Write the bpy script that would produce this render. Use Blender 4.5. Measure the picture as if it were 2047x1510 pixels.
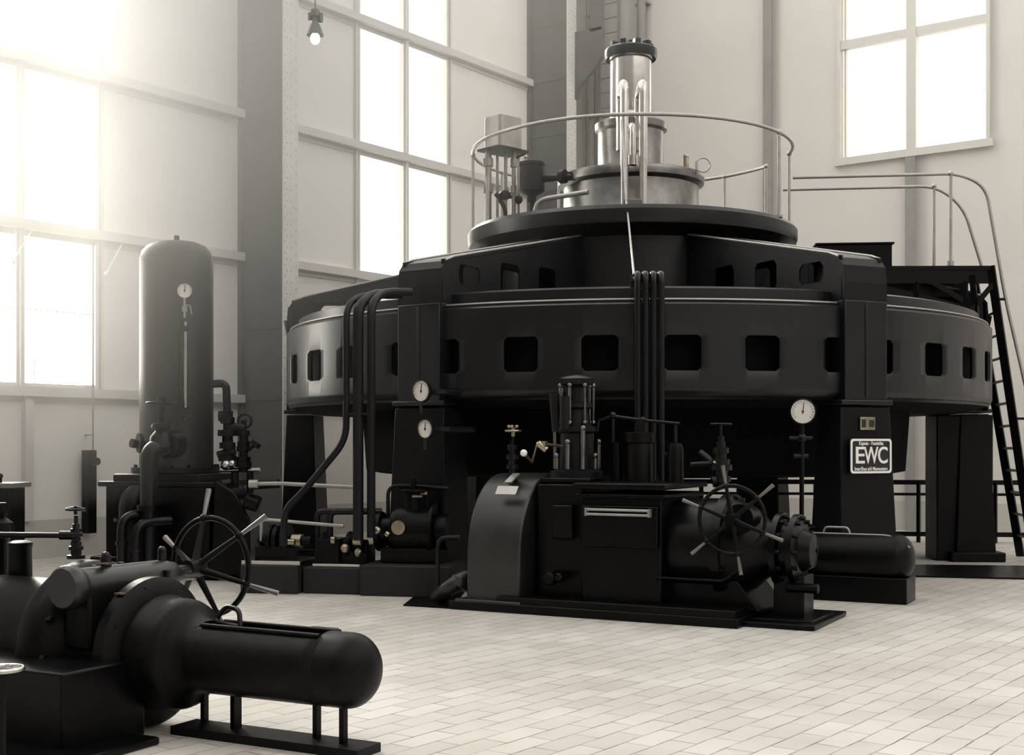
import bpy, bmesh, math, random
from mathutils import Vector, Matrix
random.seed(7)
for o in list(bpy.data.objects): bpy.data.objects.remove(o)
S = bpy.context.scene
PI = math.pi
# ------------------------------------------------------------------ camera, world, sun, exposure
FPX, HOR, CX, CAMH = 2610.0, 885.0, 1023.5, 1.5
TH = math.radians(36.4)
RT = Vector((math.cos(TH), math.sin(TH), 0)); FW = Vector((-math.sin(TH), math.cos(TH), 0))
cam = bpy.data.cameras.new('camera'); camo = bpy.data.objects.new('camera', cam)
S.collection.objects.link(camo); S.camera = camo
camo.location = (0, 0, CAMH); camo.rotation_euler = (PI/2, 0, TH)
cam.sensor_width = 36; cam.lens = 36*FPX/2047; cam.shift_y = (HOR-755)/2047
cam.clip_end = 300
S.view_settings.view_transform = 'Standard'; S.view_settings.look = 'None'
S.view_settings.gamma = 1; S.view_settings.use_curve_mapping = False
S.view_settings.exposure = 0.22

W = bpy.data.worlds.new('sky'); S.world = W; W.use_nodes = True
nt = W.node_tree; nt.nodes.clear()
def wm(op, a, b_=None):
    n_ = nt.nodes.new('ShaderNodeMath'); n_.operation = op
    for k_, v_ in enumerate((a, b_)):
        if v_ is None: continue
        if isinstance(v_, (int, float)): n_.inputs[k_].default_value = v_
        else: nt.links.new(v_, n_.inputs[k_])
    return n_.outputs[0]
tc = nt.nodes.new('ShaderNodeTexCoord'); dp = nt.nodes.new('ShaderNodeVectorMath'); dp.operation = 'DOT_PRODUCT'
dp.inputs[1].default_value = Vector((-0.95, 0.0, 0.18)).normalized()
sx = nt.nodes.new('ShaderNodeSeparateXYZ'); nt.links.new(tc.outputs['Generated'], sx.inputs[0]); nt.links.new(tc.outputs['Generated'], dp.inputs[0])
lobe = wm('MULTIPLY', wm('POWER', wm('MAXIMUM', dp.outputs['Value'], 0.0), 3.0), 9.0)
back = wm('MULTIPLY', wm('MAXIMUM', sx.outputs[0], 0.0), 0.9)
zen = wm('ADD', wm('MULTIPLY', wm('MAXIMUM', sx.outputs[2], 0.0), 0.25), 0.70)
bg = nt.nodes.new('ShaderNodeBackground'); bg.inputs[0].default_value = (1.0, 0.975, 0.93, 1)
wo = nt.nodes.new('ShaderNodeOutputWorld')
far = wm('MULTIPLY', wm('POWER', wm('MAXIMUM', sx.outputs[1], 0.0), 4.0), 1.6)
nt.links.new(wm('ADD', wm('ADD', wm('ADD', lobe, back), zen), far), bg.inputs[1]); nt.links.new(bg.outputs[0], wo.inputs[0])

sd = bpy.data.lights.new('sun', 'SUN'); sd.energy = 5.0; sd.angle = math.radians(16); sd.color = (1, 0.97, 0.9)
so = bpy.data.objects.new('sun', sd); S.collection.objects.link(so)
so.rotation_euler = Vector((0.84, -0.40, -0.38)).to_track_quat('-Z', 'Y').to_euler()

# ------------------------------------------------------------------ coordinates
def C(x, D, z): return RT*x + FW*D + Vector((0, 0, z))            # camera-plan metres to world
def P(px, py, D): return C((px-CX)/FPX*D, D, CAMH-(py-HOR)/FPX*D)   # photo pixel at a real distance
def G(px, py):                                                       # point on the floor
    D = CAMH*FPX/(py-HOR); return C((px-CX)/FPX*D, D, 0)

# ------------------------------------------------------------------ materials
def mat(name, col, rough=0.5, metal=0.0, var=0.0, scale=4.0, bump=0.0, spec=0.5, rvar=0.0):
    m = bpy.data.materials.new(name); m.use_nodes = True; n = m.node_tree; b = n.nodes['Principled BSDF']
    b.inputs['Roughness'].default_value = rough; b.inputs['Metallic'].default_value = metal
    b.inputs['Specular IOR Level'].default_value = spec
    b.inputs['Base Color'].default_value = (*col, 1)
    t = n.nodes.new('ShaderNodeTexCoord'); nz = n.nodes.new('ShaderNodeTexNoise')
    nz.inputs['Scale'].default_value = scale; nz.inputs['Detail'].default_value = 6; nz.inputs['Roughness'].default_value = 0.6
    n.links.new(t.outputs['Object'], nz.inputs['Vector'])
    if var:
        r = n.nodes.new('ShaderNodeValToRGB')
        r.color_ramp.elements[0].position = 0.3; r.color_ramp.elements[1].position = 0.7
        r.color_ramp.elements[0].color = (*[c*(1-var) for c in col], 1); r.color_ramp.elements[1].color = (*[min(1, c*(1+var)) for c in col], 1)
        n.links.new(nz.outputs['Fac'], r.inputs[0]); n.links.new(r.outputs[0], b.inputs['Base Color'])
    if rvar:
        q = n.nodes.new('ShaderNodeMapRange'); q.inputs[3].default_value = rough-rvar; q.inputs[4].default_value = rough+rvar
        n.links.new(nz.outputs['Fac'], q.inputs[0]); n.links.new(q.outputs[0], b.inputs['Roughness'])
    if bump:
        bn = n.nodes.new('ShaderNodeBump'); bn.inputs['Strength'].default_value = bump; bn.inputs['Distance'].default_value = 0.01
        n.links.new(nz.outputs['Fac'], bn.inputs['Height']); n.links.new(bn.outputs[0], b.inputs['Normal'])
    return m
M = {
 'wall': mat('plaster_white', (.80, .775, .735), .85, var=.04, scale=.6),
 'dado': mat('dado_grey', (.55, .54, .50), .7, var=.06, scale=.8),
 'girt': mat('steel_light_paint', (.62, .61, .585), .55, var=.06, scale=1.5),
 'frame': mat('window_frame_paint', (.66, .645, .61), .5, var=.04),
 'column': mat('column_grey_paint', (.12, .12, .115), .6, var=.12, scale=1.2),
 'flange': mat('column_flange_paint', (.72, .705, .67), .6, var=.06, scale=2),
 'rivet': mat('rivet_steel', (.18, .18, .17), .5),
 'black': mat('black_machine_paint', (.0018, .0018, .0022), .34, var=.3, scale=5, bump=.15, rvar=.1, spec=.18),
 'gen': mat('generator_grey_paint', (.0065, .0065, .008), .32, var=.25, scale=2.5, bump=.08, rvar=.06, spec=.42),
 'genlight': mat('generator_arm_paint', (.009, .009, .0105), .4, var=.25, scale=3, bump=.08, spec=.2),
 'dark': mat('dark_interior', (.004, .004, .005), .8, spec=.1),
 'tank': mat('tank_grey_paint', (.014, .0145, .014), .38, var=.15, scale=2, spec=.4),
 'cast': mat('cast_iron_grey', (.0045, .0045, .0045), .42, var=.35, scale=9, bump=.3, rvar=.12, spec=.14),
 'hood': mat('worn_hood_paint', (.016, .016, .0155), .34, var=.5, scale=4, bump=.15, rvar=.1, spec=.6),
 'steel': mat('polished_steel', (.55, .54, .52), .22, 1.0, var=.1, scale=6, rvar=.06),
 'brushed': mat('brushed_steel', (.20, .197, .19), .30, 1.0, var=.3, scale=5, rvar=.1),
 'pipe': mat('painted_pipe_grey', (.42, .41, .39), .35, .6, var=.12, scale=8),
 'dpipe': mat('dark_iron_pipe', (.005, .005, .006), .28, .0, var=.3, scale=8, spec=.3),
 'white': mat('white_enamel', (.92, .91, .90), .4),
 'dial': mat('dial_white', (.72, .70, .66), .5),
 'ink': mat('black_ink', (.01, .01, .01), .5),
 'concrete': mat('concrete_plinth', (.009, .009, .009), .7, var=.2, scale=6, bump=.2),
 'rust': mat('rusty_spot', (.10, .055, .03), .8, var=.4, scale=20),
 'brass': mat('worn_brass', (.40, .36, .27), .3, 1.0, var=.2, scale=10),
}
def floor_mat():
    m = bpy.data.materials.new('floor_tiles'); m.use_nodes = True; n = m.node_tree; b = n.nodes['Principled BSDF']
    t = n.nodes.new('ShaderNodeTexCoord'); mp = n.nodes.new('ShaderNodeMapping'); mp.inputs['Rotation'].default_value = (0, 0, PI/2)
    br = n.nodes.new('ShaderNodeTexBrick'); br.offset = .5; br.offset_frequency = 2
    br.inputs['Color1'].default_value = (.60, .575, .53, 1); br.inputs['Color2'].default_value = (.69, .665, .62, 1)
    br.inputs['Mortar'].default_value = (.19, .185, .19, 1); br.inputs['Scale'].default_value = 1
    br.inputs['Mortar Size'].default_value = .0045; br.inputs['Mortar Smooth'].default_value = .3
    br.inputs['Brick Width'].default_value = .36; br.inputs['Row Height'].default_value = .155; br.inputs['Bias'].default_value = .1
    n.links.new(t.outputs['Object'], mp.inputs[0])
    nz = n.nodes.new('ShaderNodeTexNoise'); nz.inputs['Scale'].default_value = 1.1; nz.inputs['Detail'].default_value = 7
    n.links.new(t.outputs['Object'], nz.inputs['Vector'])
    # slightly wandering joints
    nz2 = n.nodes.new('ShaderNodeTexNoise'); nz2.inputs['Scale'].default_value = 3; n.links.new(t.outputs['Object'], nz2.inputs['Vector'])
    sc = n.nodes.new('ShaderNodeVectorMath'); sc.operation = 'SCALE'; sc.inputs['Scale'].default_value = .02
    n.links.new(nz2.outputs['Color'], sc.inputs[0])
    ad = n.nodes.new('ShaderNodeVectorMath'); n.links.new(mp.outputs[0], ad.inputs[0]); n.links.new(sc.outputs[0], ad.inputs[1])
    n.links.new(ad.outputs[0], br.inputs['Vector'])
    # joints of uneven depth: partly filled with dust
    f1 = n.nodes.new('ShaderNodeTexNoise'); f1.inputs['Scale'].default_value = 4.5; f1.inputs['Detail'].default_value = 3
    n.links.new(t.outputs['Object'], f1.inputs['Vector'])
    fr = n.nodes.new('ShaderNodeMapRange'); fr.inputs[1].default_value = .36; fr.inputs[2].default_value = .62; fr.inputs[3].default_value = .35; fr.inputs[4].default_value = 1.0
    n.links.new(f1.outputs['Fac'], fr.inputs[0])
    mo = n.nodes.new('ShaderNodeMath'); mo.operation = 'MULTIPLY'; n.links.new(br.outputs['Fac'], mo.inputs[0]); n.links.new(fr.outputs[0], mo.inputs[1])
    tile = n.nodes.new('ShaderNodeTexBrick'); tile.offset = .5
    for k in ('Color1', 'Color2'): tile.inputs[k].default_value = br.inputs[k].default_value
    tile.inputs['Mortar'].default_value = (.65, .62, .58, 1)
    tile.inputs['Scale'].default_value = 1; tile.inputs['Mortar Size'].default_value = .0045
    tile.inputs['Brick Width'].default_value = .36; tile.inputs['Row Height'].default_value = .155
    n.links.new(ad.outputs[0], tile.inputs['Vector'])
    jm = n.nodes.new('ShaderNodeMixRGB'); n.links.new(mo.outputs[0], jm.inputs[0]); n.links.new(tile.outputs['Color'], jm.inputs[1]); jm.inputs[2].default_value = (.10, .10, .11, 1)
    r = n.nodes.new('ShaderNodeValToRGB'); r.color_ramp.elements[0].position = .28; r.color_ramp.elements[1].position = .62
    r.color_ramp.elements[0].color = (.80, .79, .77, 1); r.color_ramp.elements[1].color = (1, 1, 1, 1); n.links.new(nz.outputs['Fac'], r.inputs[0])
    mx = n.nodes.new('ShaderNodeMixRGB'); mx.blend_type = 'MULTIPLY'; mx.inputs[0].default_value = 1
    n.links.new(jm.outputs[0], mx.inputs[1]); n.links.new(r.outputs[0], mx.inputs[2])
    n.links.new(mx.outputs[0], b.inputs['Base Color'])
    b.inputs['Roughness'].default_value = .5; b.inputs['Specular IOR Level'].default_value = .35
    bn = n.nodes.new('ShaderNodeBump'); bn.inputs['Strength'].default_value = .25; bn.inputs['Distance'].default_value = .004; bn.invert = True
    n.links.new(br.outputs['Fac'], bn.inputs['Height']); n.links.new(bn.outputs[0], b.inputs['Normal'])
    return m
M['pedestal'] = mat('pedestal_paint', (.005, .005, .006), .42, var=.3, scale=3, bump=.08, spec=.16)
M['floor'] = floor_mat()
M['wall_far'] = mat('plaster_far', (.70, .68, .65), .85, var=.04, scale=.6); M['wall_dim'] = mat('unseen_wall_dark', (.16, .15, .14), .9, var=.1, scale=2)  # wall_dim: unseen walls made dark to dull fill light and reflections
M['grip'] = mat('worn_grip_steel', (.20, .195, .185), .35, .6, var=.2, scale=8)
def emit_mat(name, col, st):
    m = bpy.data.materials.new(name); m.use_nodes = True; n = m.node_tree
    b = n.nodes['Principled BSDF']; b.inputs['Base Color'].default_value = (*col, 1)
    b.inputs['Emission Color'].default_value = (*col, 1); b.inputs['Emission Strength'].default_value = st
    return m
M['bulb'] = emit_mat('lit_bulb', (1, .97, .9), 1.5)
def glass_mat():
    m = bpy.data.materials.new('window_glass'); m.use_nodes = True; n = m.node_tree; n.nodes.clear()
    o = n.nodes.new('ShaderNodeOutputMaterial'); a = n.nodes.new('ShaderNodeBsdfTransparent'); a.inputs[0].default_value = (.97, .96, .93, 1)
    g = n.nodes.new('ShaderNodeBsdfGlossy'); g.inputs['Roughness'].default_value = .08
    x = n.nodes.new('ShaderNodeMixShader'); x.inputs[0].default_value = .05
    n.links.new(a.outputs[0], x.inputs[1]); n.links.new(g.outputs[0], x.inputs[2]); n.links.new(x.outputs[0], o.inputs[0])
    return m
M['glass'] = glass_mat()

# ------------------------------------------------------------------ mesh builder
INV = {}
def basis(d):
    d = Vector(d).normalized(); up = Vector((0, 0, 1)) if abs(d.z) < .95 else Vector((1, 0, 0))
    x = up.cross(d).normalized(); return x, d.cross(x).normalized(), d
class B:
    def __init__(s): s.v = []; s.f = []; s.k = []
    def add(s, vs, fs):
        n = len(s.v); s.k.append((n, len(s.f))); s.v += [Vector(v) for v in vs]; s.f += [[i+n for i in f] for f in fs]; return s
    def box(s, c, size, rz=0, m=None):
        hx, hy, hz = [k/2 for k in size]; R = m or Matrix.Rotation(rz, 3, 'Z'); c = Vector(c)
        vs = [c+R@Vector((x*hx, y*hy, z*hz)) for z in (-1, 1) for y in (-1, 1) for x in (-1, 1)]
        return s.add(vs, [(0, 2, 3, 1), (4, 5, 7, 6), (0, 1, 5, 4), (2, 6, 7, 3), (0, 4, 6, 2), (1, 3, 7, 5)])
    def bar(s, p0, p1, w, h):                   # rectangular bar, h measured towards up
        p0 = Vector(p0); p1 = Vector(p1); x, y, d = basis(p1-p0)
        m = Matrix((x, y, d)).transposed(); return s.box((p0+p1)/2, (w, h, (p1-p0).length), m=m)
    def cyl(s, p0, p1, r, r2=None, seg=28):
        p0 = Vector(p0); p1 = Vector(p1); r2 = r if r2 is None else r2
        x, y, d = basis(p1-p0); vs = []
        for p, q in ((p0, r), (p1, r2)):
            for i in range(seg): a = 2*PI*i/seg; vs.append(p+x*math.cos(a)*q+y*math.sin(a)*q)
        fs = [(i, (i+1) % seg, seg+(i+1) % seg, seg+i) for i in range(seg)]
        return s.add(vs, fs+[list(range(seg))[::-1], list(range(seg, 2*seg))])
    def lathe(s, prof, c, axis=(0, 0, 1), seg=64, a0=0, a1=2*PI):   # prof: (radius, height along axis)
        c = Vector(c); x, y, d = basis(axis)
        full = abs(a1-a0-2*PI) < 1e-6; n = seg if full else seg+1; vs = []
        for r, h in prof:
            for i in range(n):
                a = a0+(a1-a0)*i/seg; vs.append(c+d*h+(x*math.cos(a)+y*math.sin(a))*max(r, 1e-4))
        fs = []
        for k in range(len(prof)-1):
            for i in range(seg if full else n-1):
                j = (i+1) % n; fs.append((k*n+i, k*n+j, (k+1)*n+j, (k+1)*n+i))
        return s.add(vs, fs)
    def tube(s, pts, r, seg=12, smooth=0):
        pts = [Vector(p) for p in pts]
        if smooth: pts = fillet(pts, smooth)
        T = []
        for i in range(len(pts)):
            a = pts[min(i+1, len(pts)-1)]-pts[max(i-1, 0)]; T.append(a.normalized())
        x, y, d = basis(T[0]); vs = []
        for i, p in enumerate(pts):
            if i:
                q = T[i-1].rotation_difference(T[i]); x = q@x; y = q@y
            for k in range(seg): a = 2*PI*k/seg; vs.append(p+x*math.cos(a)*r+y*math.sin(a)*r)
        fs = [(i*seg+k, i*seg+(k+1) % seg, (i+1)*seg+(k+1) % seg, (i+1)*seg+k) for i in range(len(pts)-1) for k in range(seg)]
        L = len(pts)-1
        return s.add(vs, fs+[list(range(seg))[::-1], [L*seg+k for k in range(seg)]])
    def ring(s, c, R, r, axis=(0, 0, 1), seg=48, a0=0, a1=2*PI):
        x, y, d = basis(axis); c = Vector(c)
        n = seg; pr = []
        if abs(a1-a0-2*PI) < 1e-6:
            vs = []; k = 10
            for i in range(n):
                a = 2*PI*i/n; o = x*math.cos(a)+y*math.sin(a)
                for j in range(k): b = 2*PI*j/k; vs.append(c+o*(R+r*math.cos(b))+d*r*math.sin(b))
            return s.add(vs, [(i*k+j, ((i+1) % n)*k+j, ((i+1) % n)*k+(j+1) % k, i*k+(j+1) % k) for i in range(n) for j in range(k)])
        return s.tube([c+(x*math.cos(a0+(a1-a0)*i/n)+y*math.sin(a0+(a1-a0)*i/n))*R for i in range(n+1)], r)
    def sph(s, c, r, sc=(1, 1, 1), seg=20, m=None):
        c = Vector(c); m = m or Matrix.Identity(3); vs = []; h = seg//2
        for i in range(h+1):
            t = PI*i/h
            for k in range(seg):
                a = 2*PI*k/seg; vs.append(c+m@Vector((r*sc[0]*math.sin(t)*math.cos(a), r*sc[1]*math.sin(t)*math.sin(a), r*sc[2]*math.cos(t))))
        return s.add(vs, [(i*seg+k, (i+1)*seg+k, (i+1)*seg+(k+1) % seg, i*seg+(k+1) % seg) for i in range(h) for k in range(seg)])
    def prism(s, poly, off):                    # planar polygon extruded by a vector
        n = len(poly); off = Vector(off); vs = [Vector(p) for p in poly]+[Vector(p)+off for p in poly]
        return s.add(vs, [list(range(n))[::-1], list(range(n, 2*n))]+[(i, (i+1) % n, n+(i+1) % n, n+i) for i in range(n)])
    def bolts(s, c, axis, R, n, r=.018, h=.03, a0=0):
        x, y, d = basis(axis); c = Vector(c)
        for i in range(n):
            a = a0+2*PI*i/n; p = c+(x*math.cos(a)+y*math.sin(a))*R; s.cyl(p, p+d*h, r, seg=6)
        return s
    def each(s, name, m, parent, bevel=0):      # one object per shape
        ks = s.k+[(len(s.v), len(s.f))]
        for (v0, f0), (v1, f1) in zip(ks, ks[1:]):
            q = B(); q.v = s.v[v0:v1]; q.f = [[i-v0 for i in f] for f in s.f[f0:f1]]; q.build(name, m, parent, bevel)
    def build(s, name, m, parent=None, bevel=0.0, loc=None, solid=0):
        inv = INV[parent.name] if parent else Matrix.Translation(-Vector(loc or (0, 0, 0)))
        me = bpy.data.meshes.new(name); me.from_pydata([inv@v for v in s.v], [], s.f)
        bm = bmesh.new(); bm.from_mesh(me); bmesh.ops.remove_doubles(bm, verts=bm.verts, dist=1e-5)
        bmesh.ops.recalc_face_normals(bm, faces=bm.faces); bm.to_mesh(me); bm.free()
        me.shade_smooth(); me.set_sharp_from_angle(angle=math.radians(38))
        me.materials.append(M[m] if isinstance(m, str) else m)
        o = bpy.data.objects.new(name, me); S.collection.objects.link(o)
        if parent: o.parent = parent
        elif loc is not None: o.location = loc
        INV[o.name] = inv
        if solid:
            k = o.modifiers.new('solidify', 'SOLIDIFY'); k.thickness = solid; k.offset = -1
        if bevel:
            k = o.modifiers.new('bevel', 'BEVEL'); k.width = bevel; k.segments = 2; k.limit_method = 'ANGLE'; k.angle_limit = math.radians(50)
        return o
def fillet(pts, rad, n=6):
    out = [pts[0]]
    for i in range(1, len(pts)-1):
        a, b, c = pts[i-1], pts[i], pts[i+1]; u = (a-b); v = (c-b)
        r = min(rad, u.length*.49, v.length*.49); p0 = b+u.normalized()*r; p1 = b+v.normalized()*r
        for k in range(n+1):
            t = k/n; out.append(p0*(1-t)**2+b*2*t*(1-t)+p1*t*t)
    out.append(pts[-1]); return out
def thing(name, label, cat, loc, rz=0, group=None):
    o = bpy.data.objects.new(name, None); S.collection.objects.link(o); o.empty_display_size = .2
    o.location = loc; o.rotation_euler = (0, 0, rz); o['label'] = label; o['category'] = cat
    if group: o['group'] = group
    INV[o.name] = (Matrix.Translation(Vector(loc))@Matrix.Rotation(rz, 4, 'Z')).inverted(); return o
def single(b, name, m, label, cat, loc, bevel=0, group=None):
    o = b.build(name, m, None, bevel, loc); o['label'] = label; o['category'] = cat
    if group: o['group'] = group
    return o
def struct(b, name, m, parent=None, bevel=0):
    o = b.build(name, m, parent, bevel, None if parent else (0, 0, 0))
    if not parent: o['kind'] = 'structure'
    return o
def text(parent, name, body, c, rz, size, m, depth=.004, tilt=PI/2, width=None):
    cu = bpy.data.curves.new(name, 'FONT'); cu.body = body; cu.size = size; cu.offset = size*.012; cu.extrude = depth; cu.align_x = 'CENTER'; cu.align_y = 'CENTER'
    t = bpy.data.objects.new('tmp', cu); S.collection.objects.link(t)
    bpy.context.view_layer.update(); me = bpy.data.meshes.new_from_object(t.evaluated_get(bpy.context.evaluated_depsgraph_get()))
    bpy.data.objects.remove(t)
    w = max(v.co.x for v in me.vertices)-min(v.co.x for v in me.vertices); k = width/w if width else 1
    T = INV[parent.name]@Matrix.Translation(c)@Matrix.Rotation(rz, 4, 'Z')@Matrix.Rotation(tilt, 4, 'X')@Matrix.Diagonal((k, 1, 1, 1))
    me.transform(T); me.materials.clear(); me.materials.append(M[m])
    o = bpy.data.objects.new(name, me); S.collection.objects.link(o); o.parent = parent; INV[o.name] = INV[parent.name]; return o
def gauge(parent, c, n, r, rim='dpipe', stem=None):
    """dial gauge parts: case, dial, needle; n = facing direction"""
    c = Vector(c); n = Vector(n).normalized(); x, y, d = basis(n)
    cs = B().lathe([(.0, -.045), (r*1.05, -.045), (r*1.15, -.03), (r*1.15, .004), (r*1.02, .008), (r*1.02, 0)], c, n, 32).build('gauge_case', rim, parent)
    cs['label'] = 'round gauge case'
    di = B().cyl(c-n*.004, c+n*.001, r*1.02, seg=32).build('dial', 'dial', cs); di['label'] = 'white dial face'
    k = B()
    for i in range(16):
        a = -.2*PI+1.4*PI*i/15; o = x*math.cos(a)+y*math.sin(a); k.bar(c+o*r*.74+n*.003, c+o*r*.92+n*.003, .005, .002)
    k.bar(c-y*r*.2+n*.005, c+y*r*.72+x*r*.08+n*.005, .008, .003); k.cyl(c, c+n*.008, .010, seg=10)
    k.build('needle', 'ink', cs)
    return cs

# ------------------------------------------------------------------ the hall
XL, YB = -14.88, 21.95
Z = [2.15, 4.27, 6.40, 8.50, 10.6]; ZT = 13.0
struct(B().box((0, 4, -.1), (36, 40, .2)), 'floor', 'floor')
def wall_with_holes(name, along, fixed, lo, hi, holes, z0, z1, thick, sign, m='wall'):
    b = B()
    def blk(a0, a1, c0, c1):
        if along == 'y': b.box((fixed+sign*thick/2, (a0+a1)/2, (c0+c1)/2), (thick, a1-a0, c1-c0))
        else: b.box(((a0+a1)/2, fixed+sign*thick/2, (c0+c1)/2), (a1-a0, thick, c1-c0))
    cur = lo
    for h0, h1, hz0, hz1 in holes:
        blk(cur, h0, z0, z1); blk(h0, h1, z0, hz0); blk(h0, h1, hz1, z1); cur = h1
    blk(cur, hi, z0, z1); return struct(b, name, m)
COLY = [-1.48, 5.92, 13.32, 20.72]
LW = [(c-1.17, c+1.17, Z[0]+.06, 11.8) for c in (9.62, 17.03)]
wall_with_holes('wall_left', 'y', XL, -8, YB, LW, 0, ZT, .35, -1)
struct(B().box((14.2, 7, ZT/2), (.35, 30.6, ZT)), 'wall_right_unseen', 'wall_dim'); struct(B().box((-.5, -8.2, 10), (29.4, .35, 20)), 'wall_front_unseen', 'wall_dim')  # unseen walls added to block light, front one raised against the sun
BW = [(-9.03, -6.40, Z[2]+.02, 11.8)]
wall_with_holes('wall_back', 'x', YB, XL-.35, 14, BW, 0, ZT, .35, 1, 'wall_far')
struct(B().box((XL+.012, 6.9, .25), (.024, 30, .5)), 'baseboard_left', 'dado')
struct(B().box((0, YB-.012, .25), (28, .024, .5)), 'baseboard_back', 'dado')
# girts: channel rails along the left wall, one per height and bay
tn = 0
for zi, z in enumerate(Z):
    for bi in range(3):
        y0, y1 = COLY[bi]+.02, COLY[bi+1]-.02
        tn += 1; b = B()
        b.box((XL+.07, (y0+y1)/2, z+.055), (.14, y1-y0, .012)); b.box((XL+.07, (y0+y1)/2, z-.055), (.14, y1-y0, .012)); b.box((XL+.135, (y0+y1)/2, z), (.012, y1-y0, .11))
        b.box((XL+.012, (y0+y1)/2, z-.09), (.024, y1-y0, .09))
        struct(b, 'trim_%d' % tn, 'girt')
    if bi: pass
for z in Z[1:]:
    tn += 1; b = B()
    b.box((XL+.06, (COLY[3]+.3+YB)/2, z), (.12, YB-COLY[3]-.3, .11)); struct(b, 'trim_%d' % tn, 'girt')
# lower posts under the sill rail
for y in (9.72, 17.03, 2.22):
    tn += 1; struct(B().box((XL+.05, y, 1.30), (.10, .11, 1.6)), 'trim_%d' % tn, 'girt')
# windows of the left wall
wn = 0
def left_window(yc):
    global wn; wn += 1
    r = bpy.data.objects.new('window_%d' % wn, None); S.collection.objects.link(r); r.location = (XL, yc, Z[0]); r['kind'] = 'structure'
    INV[r.name] = Matrix.Translation(-Vector(r.location))
    b = B()
    for dy in (-1.17, 1.17): b.box((XL-.02, yc+dy*.985, (Z[0]+11.8)/2), (.12, .05, 11.8-Z[0]))
    for dy in (-1.17, 1.17): b.box((XL+.03, yc+dy*1.05, (Z[0]+11.8)/2), (.06, .035, 11.8-Z[0]))
    for z in (Z[0]+.08, 11.78): b.box((XL-.02, yc, z), (.1, 2.34, .06))
    b.build('window_frame', 'frame', r)
    m = B().box((XL+.0, yc, (Z[0]+11.8)/2), (.10, .12, 11.8-Z[0])).box((XL+.07, yc, (Z[0]+11.8)/2), (.06, .05, 11.8-Z[0])); m.build('mullion', 'frame', r)
    g = B()
    for k in range(len(Z)):
        z = (Z[k]+(Z[k+1] if k+1 < len(Z) else 11.8))/2
        if k != 1 and k != 2: g.box((XL-.03, yc, z), (.014, 2.3, .012))
    for dy in (-.75, -.38): g.box((XL-.03, yc+.6+dy*.6+.1, Z[0]+.25), (.01, .01, .38))
    g.build('glazing_bar', 'frame', r)
    B().box((XL-.05, yc, (Z[0]+11.8)/2), (.006, 2.3, 11.8-Z[0]-.1)).build('pane', 'glass', r)
    return r
for yc in (9.62, 17.03):
    wr = left_window(yc)
    if yc < 12:
        for k, (dy, dz) in enumerate(((-.02, -.1), (1.36, -.12))):
            p = Vector((XL+.12, yc+dy+.12, Z[1]-.09)); q = p+Vector((.05, -.28, -.42))
            B().tube([p, q], .012).sph(q, .03).build('window_stay', 'white', wr)
wn += 1
r = bpy.data.objects.new('window_%d' % wn, None); S.collection.objects.link(r); r.location = (-7.7, YB, Z[2]); r['kind'] = 'structure'; INV[r.name] = Matrix.Translation(-Vector(r.location))
xa, xb = -9.03, -6.40; zc = (Z[2]+11.8)/2; zh = 11.8-Z[2]
b = B()
for x in (xa+.03, xb-.03): b.box((x, YB, zc), (.06, .14, zh))
b.box((xa+.13, YB+.03, zc), (.03, .08, zh)); b.box(((xa+xb)/2, YB-.01, Z[2]+.03), (xb-xa+.1, .16, .13)); b.box(((xa+xb)/2, YB, 11.8), (xb-xa, .14, .1))
b.build('window_frame', 'frame', r)
B().box((-7.71, YB-.0, zc), (.17, .14, zh)).build('mullion', 'frame', r)
B().box(((xa+xb)/2, YB, Z[3]-.02), (xb-xa, .12, .15)).build('transom', 'frame', r)
B().box(((xa+xb)/2, YB+.05, zc), (xb-xa, .006, zh-.05)).build('pane', 'glass', r)
# pilasters of the back wall (I section)
def pilaster(x, z0, z1, w=.16, m='column'):
    global tn; tn += 1; b = B()
    b.box((x, YB-.11, (z0+z1)/2), (w, .02, z1-z0)); b.box((x, YB-.05, (z0+z1)/2), (w*.5, .10, z1-z0)); struct(b, 'trim_%d' % tn, m)
M['pil'] = mat('pilaster_paint', (.30, .30, .285), .6, var=.08)
pilaster(-10.34, 0, ZT, .17, 'pil'); pilaster(-7.71, 0, Z[2]-.05, .17, 'pil'); pilaster(-4.2, 0, ZT, .17, 'pil')
# riveted steel columns projecting from the left wall
def column(y, label):
    t = thing('steel_column', label, 'column', (XL, y, 0), group=None)
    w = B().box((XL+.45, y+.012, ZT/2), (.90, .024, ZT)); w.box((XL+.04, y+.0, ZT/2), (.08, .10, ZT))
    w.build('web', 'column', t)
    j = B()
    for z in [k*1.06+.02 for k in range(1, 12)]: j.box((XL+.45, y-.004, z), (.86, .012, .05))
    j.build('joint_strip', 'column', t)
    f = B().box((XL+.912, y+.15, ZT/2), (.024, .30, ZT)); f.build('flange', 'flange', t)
    rv = B()
    for k in range(int(ZT/.085)):
        z = .1+k*.085
        if k % 2 == 0: ys = (.07, .15)
        else: ys = (.035, .255)
        for dy in ys: rv.sph((XL+.924, y+dy, z), .011, (.5, 1, 1), seg=6)
    ro = rv.build('rivets', 'rivet', t); ro['kind'] = 'stuff'
    return t
column(COLY[2], 'tall riveted steel column with pale flange, between the two left wall window bays')
cf = column(COLY[3], 'dark riveted steel column in the far corner behind the generator')
# corner bracket on the far column
y = COLY[3]
b = B()
X0 = XL+.92
b.box((X0+.31, y+.3, 9.12), (.62, .1, .58)); b.box((X0+.48, y+.3, 11.4), (.26, .1, 4.1))
b.prism([(X0, y+.25, 8.85), (X0+.62, y+.25, 8.85), (X0+.45, y+.25, 8.65), (X0+.1, y+.25, 8.35), (X0, y+.25, 8.1)], (0, .1, 0))
b.build('bracket', 'column', cf)

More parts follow.
